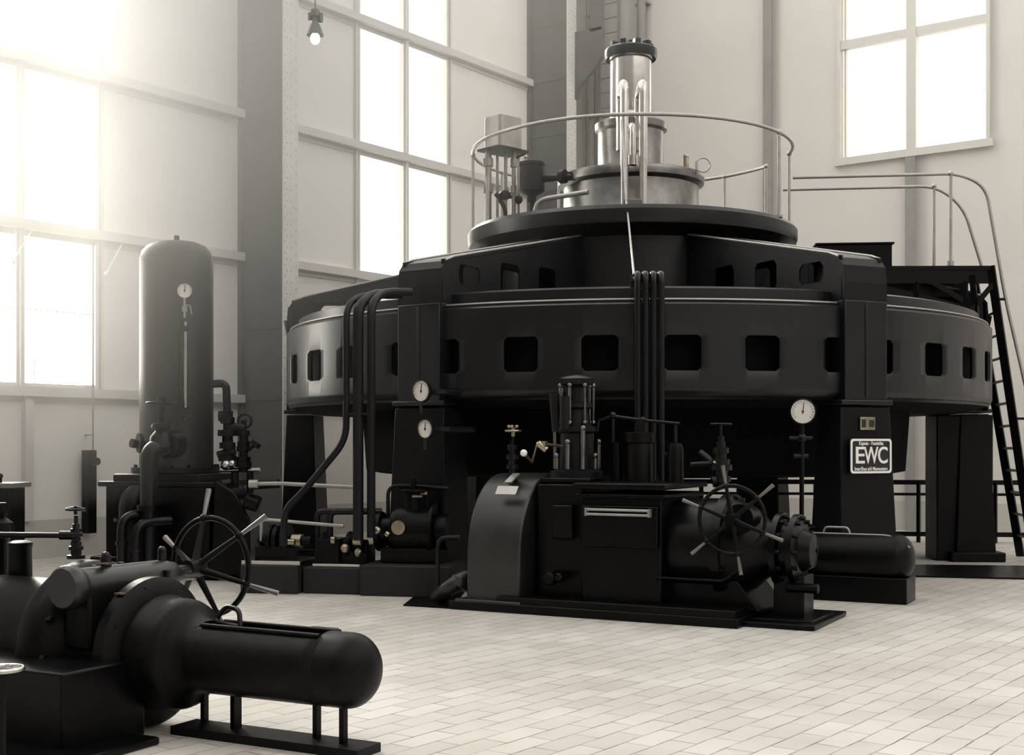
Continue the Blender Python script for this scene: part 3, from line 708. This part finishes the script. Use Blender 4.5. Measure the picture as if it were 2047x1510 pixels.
B().cyl(P(438, 832, D), P(452, 832, D), .06).cyl(P(455, 852, D), P(490, 856, D), .045).cyl(P(436, 912, D), P(470, 900, D), .05).cyl(P(490, 905, D), P(512, 888, D-.1), .02).cyl(P(508, 892, D-.1), P(514, 884, D-.1), .06).build('cross_pipe', 'dpipe', vc)
B().sph(P(452, 930, D-.1), .06).sph(P(464, 928, D-.1), .05).cyl(P(440, 940, D), P(520, 940, D), .025).each('union_nut', 'steel', vc)
B().cyl(P(470, 944, D), C((470-CX)/FPX*D, D, .0), .045).cyl(P(500, 944, D), P(500, 1010, D), .04).build('riser', 'dpipe', vc)
# right hand half of the tank base machinery: sloping cover
b = B(); q0 = P(430, 965, 14.2)
b.prism([P(420, 1150, 14.1), P(500, 1150, 14.0), P(500, 1040, 14.0), P(470, 985, 14.1), P(430, 960, 14.1)], FW*.7)
b.cyl(P(500, 970, 14.0), P(560, 967, 14.0), .05).cyl(P(490, 1000, 14.0), P(520, 1010, 14.0), .09).build('side_cover', 'black', vc, .02)
b = B().tube([P(505, 968, 13.9), P(560, 967, 13.9), P(722, 975, 13.6)], .022)
b.cyl(P(498, 968, 13.9), P(516, 968, 13.9), .045)
single(b, 'control_rod', 'pipe', 'long thin horizontal rod running from the tall tank base towards the three upright pipes', 'rod', P(600, 968, 13.85))

# ------------------------------------------------------------------ three upright pipes before the drum
D = 12.75
vp = thing('riser_pipes', 'three tall upright pipes clamped together in front of the pale end of the drum', 'pipes', C((715-CX)/FPX*D, D, 0))
B().tube([P(568, 1092, D), P(568, 1020, D), P(605, 985, D), P(692, 880, D), P(692, 612, D), P(722, 590, D+.3), P(800, 590, D+.55)], .034, 14, smooth=.16).build('pipe', 'genlight', vp)
B().tube([P(716, 1080, D), P(716, 612, D), P(745, 588, D+.3), P(800, 588, D+.55)], .052, 14, smooth=.14).build('pipe', 'genlight', vp)
B().tube([P(742, 1075, D), P(742, 608, D), P(765, 584, D+.3), P(822, 584, D+.5)], .042, 14, smooth=.14).build('pipe', 'genlight', vp)
B().bar(P(685, 796, D), P(750, 796, D), .05, .05).bar(P(694, 828, D-.03), P(715, 828, D-.03), .03, .02).bar(P(722, 828, D-.03), P(744, 828, D-.03), .03, .02).each('clamp', 'genlight', vp)
# ------------------------------------------------------------------ gauges left and right
for px, py, D, r_, lab in ((842, 782, 12.75, .098, 'larger white round gauge mounted high on the drum near the left pedestal'),
                          (850, 858, 12.70, .085, 'smaller dim round gauge below the white one, on the left pedestal')):
    c_ = P(px, py, D); t = thing('pressure_gauge', lab, 'gauge', c_)
    n_ = (-FW-RT*.75).normalized()
    g_ = gauge(t, c_, n_, r_, 'gen'); B().cyl(c_-n_*.04, c_-n_*.75, .03).box(c_-n_*.2+RT*.06, (.10, .05, .04), TH).build('gauge_arm', 'gen', t)
    B().cyl(c_-vz*r_*1.1, c_-vz*(r_+.12), .014).build('gauge_tail', 'gen', t)
c_ = P(1605, 823, 12.3)
t = thing('stand_gauge', 'round clock-like gauge on a thin dark post left of the pedestal with the EWC sign', 'gauge', Vector((c_.x, c_.y, 0)))
gauge(t, c_, (-FW-RT*.1), .110, 'black')
B().cyl(c_+FW*.05-vz*.1, Vector((c_.x, c_.y, 0))+FW*.05, .022).build('post', 'black', t)
B().sph(c_+FW*.05-vz*.25, .045).cyl(c_+FW*.05-vz*.25-RT*.12, c_+FW*.05-vz*.25+RT*.1, .018).cyl(c_+FW*.05-vz*.42-RT*.08, c_+FW*.05-vz*.42+RT*.06, .022).build('cock', 'dpipe', t)
B().cyl(Vector((c_.x, c_.y, 0))+FW*.05, Vector((c_.x, c_.y, .03))+FW*.05, .09).build('foot', 'black', t)

# ------------------------------------------------------------------ pump sets on the plinths
AL = math.radians(12); pA = RT*math.cos(AL)-FW*math.sin(AL); pB = RT*math.sin(AL)+FW*math.cos(AL); pyaw = TH-AL
PO = G(480, 1186)
def pf(a, b_, z): return PO+pA*a+pB*b_+vz*z
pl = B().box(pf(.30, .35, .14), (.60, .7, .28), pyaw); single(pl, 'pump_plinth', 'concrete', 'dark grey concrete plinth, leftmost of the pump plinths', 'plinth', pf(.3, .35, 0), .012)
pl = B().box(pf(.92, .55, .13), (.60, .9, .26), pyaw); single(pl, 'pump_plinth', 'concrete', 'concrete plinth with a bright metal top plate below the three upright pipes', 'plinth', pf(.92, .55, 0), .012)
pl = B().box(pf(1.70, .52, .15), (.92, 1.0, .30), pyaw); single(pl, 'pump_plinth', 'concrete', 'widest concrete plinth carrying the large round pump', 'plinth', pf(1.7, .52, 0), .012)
pm = thing('oil_pump', 'small black belt pump on the leftmost plinth', 'pump', pf(.3, .35, .28))
B().box(pf(.30, .35, .30), (.62, .6, .04), pyaw).build('bed_plate', 'steel', pm, .005)
b = B()
for a0, r_ in ((.12, .10), (.18, .17), (.24, .16), (.33, .17)): b.cyl(pf(a0, .35, .50), pf(a0+.045, .35, .50), r_)
b.cyl(pf(.05, .35, .50), pf(.62, .35, .50), .05).box(pf(.24, .35, .38), (.34, .3, .14), pyaw); b.build('pulley_body', 'black', pm, .006)
B().cyl(pf(.42, .35, .50), pf(.52, .35, .50), .07).cyl(pf(.42, .2, .50), pf(.50, .2, .50), .03).each('bearing', 'brass', pm)
B().tube([pf(.08, .3, .72), pf(.98, .3, .66)], .018).cyl(pf(.10, .3, .72), pf(.10, .3, .5), .018).build('guard_bar', 'pipe', pm)
m2 = thing('gear_pump', 'black gear pump with curved pipes on the middle plinth', 'pump', pf(.9, .45, .26))
B().box(pf(.94, .38, .275), (.5, .40, .03), pyaw).build('bed_plate', 'steel', m2, .005)
b = B().cyl(pf(.62, .45, .46), pf(1.18, .45, .46), .06).box(pf(.80, .45, .40), (.26, .3, .26), pyaw).cyl(pf(.70, .45, .46), pf(.74, .45, .46), .13).cyl(pf(.98, .45, .46), pf(1.02, .45, .46), .14).sph(pf(1.1, .4, .45), .09).box(pf(1.05, .5, .36), (.3, .3, .2), pyaw)
b.build('pump_body', 'black', m2, .008)
for a0 in (.66, .80): B().tube([pf(a0, .4, .46), pf(a0, .4, .80), pf(a0+.16, .4, .80), pf(a0+.5, .55, .80)], .032, smooth=.12).build('curved_pipe', 'dpipe', m2)
B().sph(pf(1.0, .28, .44), .05).sph(pf(1.15, .25, .40), .045).cyl(pf(.86, .28, .52), pf(.9, .28, .52), .04).cyl(pf(1.12, .2, .52), pf(1.2, .2, .52), .04).each('brass_fitting', 'brass', m2)
m3 = thing('rotary_pump', 'large round black pump with bolted rings on the widest plinth', 'pump', pf(1.7, .5, .3))
b = B()
for a0, a1, r_ in ((1.28, 1.33, .20), (1.33, 1.45, .15), (1.46, 1.50, .24), (1.50, 1.86, .27), (1.86, 1.90, .30), (1.90, 2.02, .18)): b.cyl(pf(a0, .5, .60), pf(a1, .5, .60), r_, seg=36)
b.box(pf(1.68, .5, .38), (.6, .5, .14), pyaw).cyl(pf(1.68, .45, .8), pf(1.68, .45, 1.0), .10).cyl(pf(1.68, .45, 1.0), pf(1.68, .45, 1.03), .14).cyl(pf(1.66, .45, 1.03), pf(1.66, .45, 1.15), .03)
b.bolts(pf(1.28, .5, .6), -pA, .16, 8, .014, .02).build('pump_casing', 'black', m3, .006)
B().cyl(pf(1.58, .21, .66), pf(1.58, .19, .66), .07).sph(pf(1.34, .28, .62), .045).cyl(pf(1.44, .24, .60), pf(1.47, .24, .58), .03).build('sight_port', 'brass', m3)
B().tube([pf(1.38, .5, .75), pf(1.38, .5, 1.06), pf(1.70, .5, 1.06), pf(2.0, .55, 1.04)], .02, smooth=.1).build('vent_pipe', 'dpipe', m3)
B().cyl(pf(1.74, .4, .99), pf(1.82, .4, .99), .02).box(pf(1.74, .35, .965), (.10, .08, .02), pyaw).build('oiler', 'brass', m3)
for px, D in ((888, 12.1),):
    p0 = C((px-CX)/FPX*D, D, 0); zt = .62
    bb = B().tube([p0-RT*.06, p0-RT*.06+vz*zt, p0+RT*.14+vz*zt], .022, smooth=.1).cyl(p0-RT*.06, p0-RT*.06+vz*.02, .06)
    single(bb, 'bent_rail', 'dpipe', 'thin dark bent pipe rising from the floor left of the curved machine hood', 'pipe', p0-RT*.06)

# ------------------------------------------------------------------ handwheel with six grips
def handwheel(parent, c, axis, R, rot, tip, m='black', grip='grip', dish=0.0):
    """rim centred on c; hub shifted along the axis by dish; six spokes that run on as grips"""
    x, y, d = basis(axis); c = Vector(c); hub = c+d*dish
    h = B().ring(c, R, .017, axis, 56).cyl(hub-d*.06, hub+d*.06, .05)
    for i in range(6):
        a = rot+i*PI/3; o = x*math.cos(a)+y*math.sin(a); h.cyl(hub, c+o*R, .024, .013, 10)
        h.sph(c+o*R, .026, seg=10)
    w = h.build('hand_wheel', m, parent)
    for i in range(6):
        a = rot+i*PI/3; o = x*math.cos(a)+y*math.sin(a); u = (c+o*R-hub).normalized()
        B().cyl(c+o*R+u*.02, c+o*R+u*(tip-R), .011, .017, 12).build('grip', grip, w)
    return w

# ------------------------------------------------------------------ main turbine unit in the middle
AF = math.radians(28); fA = RT*math.cos(AF)-FW*math.sin(AF); fB = RT*math.sin(AF)+FW*math.cos(AF); fyaw = TH-AF
FO = G(907, 1217)
def ff(a, b_, z): return FO+fA*a+fB*b_+vz*z
tu = thing('turbine_unit', 'black turbine and governor unit in mid hall with a rounded grey hood', 'turbine', ff(1.3, .6, 0), fyaw)
b = B().box(ff(1.33, .62, .04), (2.70, 1.36, .08), fyaw).box(ff(1.55, .56, .10), (2.2, 1.2, .08), fyaw); b.build('bed_plate', 'black', tu, .01)
# rounded hood
prof = [(0.02, .08), (0.02, .45)]
for i in range(1, 13):
    t_ = PI/2*i/12; prof.append((.02+.62*(1-math.cos(t_)), .45+.76*math.sin(t_)))
prof += [(1.0, 1.21), (1.0, .08)]
b = B().prism([ff(.12, q[0], q[1]) for q in prof], fA*.54); b.build('hood', 'hood', tu, .02)
b = B().box(ff(.37, -.005, .045+.02), (.66, .10, .07), fyaw); b.build('hood_kerb', 'hood', tu, .01)
hp = ff(.47, .17, 1.07)
npn = Matrix.Rotation(fyaw, 3, 'Z')@Matrix.Rotation(math.radians(38), 3, 'X')
B().box(hp+(-fB*.03+vz*.0), (.21, .095, .012), m=Matrix.Rotation(fyaw, 3, 'Z')@Matrix.Rotation(math.radians(52), 3, 'X')).build('nameplate', 'pipe', tu, .003)
B().prism([ff(.40, .23, 1.13), ff(.47, .23, 1.13), ff(.49, .36, 1.21), ff(.42, .36, 1.21)], (-fB+vz)*.012).build('worn_patch', 'pipe', tu)
# middle body and box
b = B().box(ff(.95, .75, .60), (.46, 1.0, 1.06), fyaw).box(ff(.95, .72, 1.16), (.5, .8, .05), fyaw)
b.cyl(ff(.9, .2, .30), ff(.9, .1, .30), .06).cyl(ff(1.0, .2, .32), ff(1.0, .08, .32), .04).box(ff(1.0, .22, .8), (.2, .1, .3), fyaw)
b.build('governor_base', 'black', tu, .015)
b = B().box(ff(1.58, .60, .56), (.74, .94, 1.0), fyaw).box(ff(1.58, .60, 1.125), (.86, 1.06, .05), fyaw).box(ff(1.58, .60, 1.04), (.82, 1.02, .04), fyaw)
b.box(ff(1.58, .105, .78), (.70, .03, .36), fyaw)
b.build('servo_box', 'black', tu, .012)
B().cyl(ff(1.30, .05, .925), ff(1.86, .05, .925), .012).cyl(ff(1.30, .05, .885), ff(1.86, .05, .885), .012).box(ff(1.29, .07, .905), (.02, .06, .07), fyaw).box(ff(1.87, .07, .905), (.02, .06, .07), fyaw).build('hand_rail', 'pipe', tu)
# drum casing with flanges
b = B()
prf = [(.05, 1.90), (.36, 1.90), (.40, 1.94), (.42, 2.0), (.42, 2.35), (.46, 2.36), (.46, 2.44), (.42, 2.45), (.36, 2.6), (.26, 2.72), (.22, 2.78), (.22, 2.82), (.31, 2.82), (.31, 2.87), (.22, 2.88), (.20, 2.96), (.30, 2.96), (.30, 3.01), (.18, 3.03), (.14, 3.12), (.02, 3.14)]
b.lathe(prf, ff(0, .60, .60), fA, 56).bolts(ff(2.44, .6, .6), fA, .435, 16, .02, .03).bolts(ff(2.87, .6, .6), fA, .275, 12, .02, .04).bolts(ff(3.01, .6, .6), fA, .265, 12, .02, .04)
b.build('casing', 'black', tu)
b = B().prism([ff(1.9, .3, .1), ff(2.75, .3, .1), ff(2.55, .3, .35), ff(1.9, .3, .35)], fB*.7).box(ff(2.95, .6, .2), (.26, .30, .4), fyaw).box(ff(2.95, .6, .035), (.5, .7, .05), fyaw).box(ff(2.80, .62, .025), (.92, 1.05, .04), fyaw)
b.tube([ff(1.9, .12, .36), ff(2.5, .12, .36), ff(2.62, .12, .46)], .012, smooth=.05)
b.cyl(ff(2.93, .45, .3), ff(3.2, .45, .3), .04); b.build('support_feet', 'black', tu, .01)
# handwheel in front of the casing
wc = P(1463, 1040, 10.5)
handwheel(tu, wc, -fB, .275, math.radians(100), .445, 'black')
B().cyl(wc, wc+fB*.45, .035).cyl(wc+fB*.18, wc+fB*.24, .12).cyl(wc+fB*.24, wc+fB*.5, .09).build('wheel_spindle', 'black', tu)
# relays and cylinders on the box
def up(a, b_, z0, z1, rr, m='black', name='relay_cylinder', par=None, seg=24, extra=None):
    q = B().lathe([(.001, z0), (rr, z0), (rr, z0+(z1-z0)*.85), (rr*.8, z1-.01), (.001, z1)], ff(a, b_, 0), seg=seg)
    if extra: extra(q)
    return q.build(name, m, par or tu)
up(1.30, .7, 1.15, 1.50, .05); up(1.52, .7, 1.15, 1.56, .13); up(1.52, .7, 1.5, 1.60, .15); up(1.86, .7, 1.15, 1.50, .075); up(1.42, .9, 1.15, 1.45, .09); up(1.72, .95, 1.15, 1.42, .06)
B().box(ff(1.54, .7, 1.64), (.07, .05, .14), fyaw).cyl(ff(1.86, .7, 1.5), ff(1.86, .7, 1.66), .016).tube([ff(1.25, .7, 1.74), ff(1.54, .7, 1.70), ff(1.90, .7, 1.665)], .014).sph(ff(1.26, .7, 1.745), .032).sph(ff(1.55, .7, 1.70), .03).cyl(ff(1.26, .7, 1.74), ff(1.26, .7, 1.5), .014).tube([ff(1.26, .7, 1.74), ff(1.12, .7, 1.70), ff(1.10, .7, 1.6)], .014).build('linkage', 'dpipe', tu)
# governor head
g0 = ff(.92, .65, 0)
b = B().lathe([(.001, 1.18), (.24, 1.18), (.24, 1.24), (.16, 1.26), (.15, 1.58), (.18, 1.60), (.18, 1.64), (.13, 1.66), (.11, 1.80), (.15, 1.82), (.15, 1.85), (.09, 1.88), (.08, 2.0), (.14, 2.03), (.16, 2.08), (.13, 2.10), (.001, 2.12)], g0, seg=32)
b.build('governor_head', 'genlight', tu)
b = B()
for i in range(7):
    a = i*2*PI/7+.4; r_ = .155; p = g0+Vector((math.cos(a)*r_, math.sin(a)*r_, 0))
    b.cyl(p+vz*1.66, p+vz*2.0, .012, seg=8).sph(p+vz*2.02, .022, seg=10).sph(p+vz*1.68, .024, seg=10)
for i in range(9):
    a = i*2*PI/9; p = g0+Vector((math.cos(a)*.20, math.sin(a)*.20, 1.26)); b.cyl(p, p+vz*(.10+.25*((i*7) % 3)/2), .022, seg=10).sph(p+vz*(.12+.25*((i*7) % 3)/2), .028, seg=10)
b.build('governor_rods', 'brushed', tu)
B().cyl(g0+vz*1.95-RT*.20, g0+vz*1.60-RT*.17, .055).cyl(g0+vz*1.92-RT*.11-FW*.12, g0+vz*1.62-RT*.11-FW*.12, .05).build('dashpot', 'genlight', tu)
B().sph(P(1047, 906, 11.6), .032).build('white_knob', 'white', tu)
B().cyl(P(1047, 906, 11.6), P(1064, 925, 11.7), .012).cyl(P(1075, 886, 11.5), P(1092, 900, 11.5), .03).box(P(1085, 888, 11.5), (.08, .04, .05)).cyl(P(1085, 888, 11.5), g0+vz*1.45, .014).cyl(P(1064, 925, 11.7), P(1075, 886, 11.5), .012).build('lever', 'brass', tu)
# small wheel valve on the hood
vcx = P(1026, 862, 11.95)
b = B().ring(vcx, .068, .011).cyl(vcx+vz*.03, vcx-vz*.05, .018)
for i in range(5): b.cyl(vcx, vcx+Vector((math.cos(i*PI*.4), math.sin(i*PI*.4), .0))*.068, .007, seg=6); b.sph(vcx+Vector((math.cos(i*PI*.4), math.sin(i*PI*.4), 0))*.04+vz*.04, .018, seg=8)
b.build('small_hand_wheel', 'brass', tu)
pr, c = stack(1024, 880, 958, 11.95, (.05, .03, .055, .035, .06, .03, .045, .02)); B().lathe(pr, c, seg=16).cyl(vcx, vcx-vz*.2, .01).build('small_valve_body', 'dpipe', tu)
# stop valve with T handle on the casing
vt = P(1441, 848, 11.4)
b = B().cyl(vt-RT*.09, vt+RT*.09, .009).cyl(vt, vt-vz*.12, .012); b.ring(vt, .09, .008).build('top_hand_wheel', 'dpipe', tu)
pr, c = stack(1441, 872, 975, 11.4, (.07, .09, .06, .10, .08, .05, .07, .04, .03)); B().lathe(pr, c, seg=20).cyl(P(1380, 929, 11.4), P(1441, 925, 11.4), .02).cyl(P(1400, 905, 11.5), P(1425, 925, 11.4), .03).cyl(P(1432, 962, 11.35), P(1424, 964, 11.35), .05).build('stop_valve', 'dpipe', tu)
B().sph(P(1428, 925, 11.3), .014).build('valve_pin', 'brass', tu)
# plate on the floor left of the unit, and lagged pipe
pt = B().prism([G(806, 1212), G(905, 1218), G(940, 1170), G(865, 1165)], vz*.012); single(pt, 'floor_plate', 'black', 'thin dark iron plate lying on the floor left of the curved hood', 'plate', G(870, 1195))
lg_ = B().tube([G(876, 1205)+vz*.05, P(895, 1178, 11.95), P(930, 1152, 12.0), P(962, 1160, 12.1)], .075, 16, smooth=.12)
lg_.cyl(P(915, 1175, 11.98), P(922, 1160, 12.0), .10)
single(lg_, 'lagged_pipe', 'hood', 'grey lagged pipe stub coming out of the floor beside the curved hood', 'pipe', G(876, 1205))

# ------------------------------------------------------------------ nozzle cylinder at the right of the unit
NZ = C((1640-CX)/FPX*12.62, 12.62, 0)
def nf(a, b_, z): return NZ+fA*a+fB*b_+vz*z
nz_ = thing('nozzle_cylinder', 'long black nozzle cylinder with rounded end, lying in front of the EWC pedestal', 'nozzle', nf(.4, 0, 0), fyaw)
hemi = [(.235*math.cos(t_), .72+.17*math.sin(t_)) for t_ in [PI/2*i/8 for i in range(9)]]
B().lathe([(.001, -.35), (.235, -.35), (.235, .72)]+hemi, nf(0, 0, .41), fA, 40).build('barrel', 'black', nz_)
B().lathe([(.235, -.16), (.30, -.16), (.30, -.10), (.235, -.10)], nf(0, 0, .41), fA, 40).bolts(nf(-.1, 0, .41), fA, .268, 14, .016, .03).build('flange', 'black', nz_)
B().box(nf(.28, 0, .12), (1.15, .42, .24), fyaw).build('saddle', 'black', nz_, .01)
B().tube([nf(.04, -.06, .62), nf(.06, -.06, .69), nf(.28, -.06, .69), nf(.30, -.06, .62)], .011, smooth=.07).tube([nf(-.1, -.09, .63), nf(.70, -.09, .63), nf(.86, -.09, .52)], .009, smooth=.1).build('lifting_handle', 'pipe', nz_)

# ------------------------------------------------------------------ foreground nozzle unit
rr0 = (700-CX)/FPX*6.3
FG = C(rr0, 6.3, 0)                              # centre of the rounded end; a runs backwards to the left
def fg(L, b_, z): return FG-fA*L+fB*b_+vz*z
ZA = .40
fu = thing('nozzle_unit', 'large black cast nozzle with slotted tube, flanges and hand wheel in the left foreground', 'nozzle', fg(1.6, 0, 0), fyaw)
# slotted tube: open trough along the top between two lips
seg = 40; r0 = .183; slot = .085
def tube_r(L): return r0*(1.0+.02*L)
stations = [0, .02, .5, 1.0, 1.06]
b = B(); a_s = math.asin(slot/r0)
angs_ = [PI/2+a_s+(2*PI-2*a_s)*i/seg for i in range(seg+1)]
vs = []
def rg(L, r, a): return fg(L, math.cos(a)*r, ZA+math.sin(a)*r)
Ls = [.10+.92*i/10 for i in range(11)]
for L in Ls:
    for a in angs_: vs.append(rg(L, tube_r(L), a))
n = seg+1
fs = [(i*n+k, i*n+k+1, (i+1)*n+k+1, (i+1)*n+k) for i in range(len(Ls)-1) for k in range(seg)]
b.add(vs, fs); b.build('slotted_tube', 'cast', fu, solid=.022)
# closed nose: cylinder bit then rounded end
ns = [(.183, -.12)]+[(.183, -.06)]+[(.183*math.cos(t_), -.0+.145*math.sin(t_)) for t_ in [PI/2*i/10 for i in range(11)]]
B().lathe(ns+[], fg(0, 0, ZA), fA, 48).build('rounded_nose', 'cast', fu)
B().cyl(fg(.11, 0, ZA), fg(.10, 0, ZA), .175, seg=40).build('slot_end_wall', 'cast', fu)
for sgn in (-1, 1):
    zl = ZA+math.sqrt(r0**2-slot**2)
    B().tube([fg(.12, sgn*slot, zl+.006), fg(.85, sgn*slot, zl+.01)], .012, 10).build('slot_lip', 'cast', fu)
B().cyl(fg(.15, 0, ZA+.02), fg(1.1, 0, ZA+.02), .06).box(fg(.45, 0, ZA+.10), (.12, .12, .05), fyaw).build('needle_rod', 'dpipe', fu)
B().tube([fg(.66, -.02, ZA+.17), fg(.68, .0, ZA+.25), fg(.80, .04, ZA+.26), fg(.86, .02, ZA+.18), fg(.74, -.02, ZA+.175), fg(.66, -.02, ZA+.17)], .013, smooth=.04).build('link', 'dpipe', fu)
B().box(fg(.26, .13, ZA+.165), (.16, .06, .014), fyaw).build('clip', 'dpipe', fu)
# bell and flanges
b = B().lathe([(.183, -.88), (.192, -.93), (.215, -.965), (.25, -.985), (.272, -1.0), (.284, -1.03), (.288, -1.07), (.288, -1.14), (.30, -1.17), (.30, -1.20), (.355, -1.21), (.39, -1.24), (.39, -1.30), (.36, -1.33), (.31, -1.35), (.30, -1.5), (.33, -1.56), (.42, -1.60), (.46, -1.66), (.46, -1.76), (.42, -1.82), (.36, -1.86), (.345, -1.95), (.345, -3.4)], fg(0, 0, ZA), fA, 72)
b.build('bell_casing', 'cast', fu)
nb = B().bolts(fg(1.24, 0, ZA), fA, .35, 8, .016, .03, .3); nb.bolts(fg(1.60, 0, ZA), fA, .44, 14, .02, .03)
nb.build('bolts', 'cast', fu)
# shaft housing to the handwheel
wh = P(421, 1132, 7.6)
s0 = wh-fB*1.12+RT*.0
b = B().lathe([(.001, 0), (.10, 0), (.115, .02), (.115, .07), (.10, .09), (.092, .12), (.088, .72), (.07, .80), (.045, .84), (.045, 1.0)], s0-vz*.02, fB, 36); b.build('shaft_housing', 'hood', fu)
b = B().cyl(s0+fB*.30+vz*.07, s0+fB*.30+vz*.12, .03).sph(s0+fB*.30+vz*.12, .025).cyl(s0+fB*.72+vz*.06, s0+fB*.72+vz*.11, .024).sph(s0+fB*.72+vz*.12, .024).cyl(s0+fB*.66-fA*.0+vz*.0-vz*.05+fA*.09, s0+fB*.66+fA*.09+vz*.02, .02); b.each('grease_cup', 'dpipe', fu)
b = B().prism([s0+fB*.1-vz*.35-fA*.1, s0+fB*.1-vz*.35+fA*.1, s0+fB*.1+fA*.08-vz*.02, s0+fB*.1-fA*.08-vz*.02], fB*.55); b.build('shaft_bracket', 'cast', fu, .02)
handwheel(fu, wh, -fB, .28, math.radians(101), .47, 'cast', dish=.14)
# support block and floor frame
b = B().box(fg(2.25, -.45, .20), (2.2, .55, .40), fyaw).box(fg(2.25, -.72, .02), (2.62, .86, .04), fyaw)
b.build('support_block', 'black', fu, .012)
# drip pan on four legs below the tube
for L, bb in ((.04, .0), (.22, .03), (.72, .02), (.98, .08)):
    B().bar(fg(L, bb, .018), fg(L, bb, ZA-.17), .03 if L != .72 else .05, .03).build('leg', 'black', fu)
b = B(); b.box(fg(.47, .0, .022), (1.16, .20, .044), fyaw); b.build('drip_pan', 'black', fu)
B().box(s0+fB*.25-fA*-.05+vz*.088, (.05, .06, .006), fyaw).box(fg(1.27, -.22, ZA+.325), (.05, .05, .008), fyaw).each('rust_patch', 'rust', fu)

# ------------------------------------------------------------------ small things at the far left
D = 7.35
tv = thing('needle_valve', 'small brass valve with a T handle standing on the foreground flange at the left', 'valve', P(152, 1116, D))
pr, c = stack(152, 1030, 1118, D, (.05, .03, .04, .03, .025, .035, .03, .02, .012, .012)); B().lathe(pr, c, seg=20).build('valve_body', 'dpipe', tv)
hv = P(151, 1019, D)
B().tube([hv-RT*.055, hv-RT*.02+vz*.006, hv+RT*.02+vz*.006, hv+RT*.055], .010).cyl(hv-vz*.03, hv+vz*.02, .010).ring(hv, .05, .007).build('handle', 'dpipe', tv)
B().tube([P(-60, 1069, D), P(110, 1071, D), P(150, 1071, D)], .016).cyl(P(120, 1071, D), P(143, 1071, D), .026).build('branch_pipe', 'dpipe', tv)
c_ = P(40, 1130, 7.5)
oc = B().lathe([(.001, -.14), (.07, -.14), (.065, .10), (.07, .11), (.07, .13), (.04, .14), (.001, .14)], c_, seg=28); single(oc, 'oil_can_pot', 'black', 'small dark cylindrical pot with a flat lid standing on the foreground pipe', 'pot', c_-vz*.14)
c_ = P(2, 1045, 7.9)
oc = B().lathe([(.001, .12), (.03, .12), (.04, .06), (.03, .03), (.07, .0), (.08, -.06), (.05, -.1), (.05, -.34)], c_, seg=24); single(oc, 'pipe_fitting', 'black', 'dark rounded pipe fitting cut off by the left edge of the picture', 'fitting', c_-vz*.34)
c_ = C((0-CX)/FPX*13.2, 13.2, 0)
kb = thing('control_desk', 'dark cabinet with an overhanging top at the left edge before the wall', 'cabinet', c_)
B().box(c_+vz*.52, (.36, .4, 1.04), TH).build('cabinet_body', 'black', kb, .01)
B().box(c_+vz*1.07, (.46, .5, .05), TH).build('cabinet_top', 'column', kb, .01)
B().cyl(c_+vz*1.09, c_+vz*1.15, .02).sph(c_+vz*1.16, .03).build('knob', 'black', kb)
c_ = P(2, 1338, 5.6)
t = thing('floor_hand_wheel', 'small flat hand wheel on an upright stem at the lower left corner', 'hand wheel', Vector((c_.x, c_.y, 0)))
b = B().ring(c_, .09, .010).cyl(c_-vz*.02, c_+vz*.02, .02)
for i in range(4): b.cyl(c_, c_+Vector((math.cos(i*PI/2+.5), math.sin(i*PI/2+.5), 0))*.09, .007, seg=8)
b.build('wheel', 'steel', t); B().cyl((c_.x, c_.y, 0), c_, .02).cyl((c_.x, c_.y, 0), (c_.x, c_.y, .03), .06).build('stem', 'black', t)

# ------------------------------------------------------------------ added haze volume imitating veiling glare before the left windows
hm = bpy.data.materials.new('glare_volume'); hm.use_nodes = True; n = hm.node_tree; n.nodes.clear()
o_ = n.nodes.new('ShaderNodeOutputMaterial'); vs_ = n.nodes.new('ShaderNodeVolumeScatter'); vs_.inputs['Color'].default_value = (1, .98, .93, 1); vs_.inputs['Anisotropy'].default_value = .5
ge = n.nodes.new('ShaderNodeNewGeometry'); ds = n.nodes.new('ShaderNodeVectorMath'); ds.operation = 'DISTANCE'; ds.inputs[1].default_value = (-12.5, 8.0, 8.0)
q_ = n.nodes.new('ShaderNodeMapRange'); q_.interpolation_type = 'SMOOTHSTEP'; q_.inputs[1].default_value = 1.0; q_.inputs[2].default_value = 8.0; q_.inputs[3].default_value = .14; q_.inputs[4].default_value = 0
n.links.new(ge.outputs['Position'], ds.inputs[0]); n.links.new(ds.outputs['Value'], q_.inputs[0]); n.links.new(q_.outputs[0], vs_.inputs['Density']); n.links.new(vs_.outputs[0], o_.inputs['Volume'])
hz = B().box((-9.8, 9.2, 6.9), (9.8, 15, 12)).build('glare_haze', hm, None, 0, (-9.8, 9.2, .9)); hz['kind'] = 'stuff'; hz['label'] = 'added volume imitating veiling glare in front of the tall left windows'; hz['category'] = 'glare_haze'
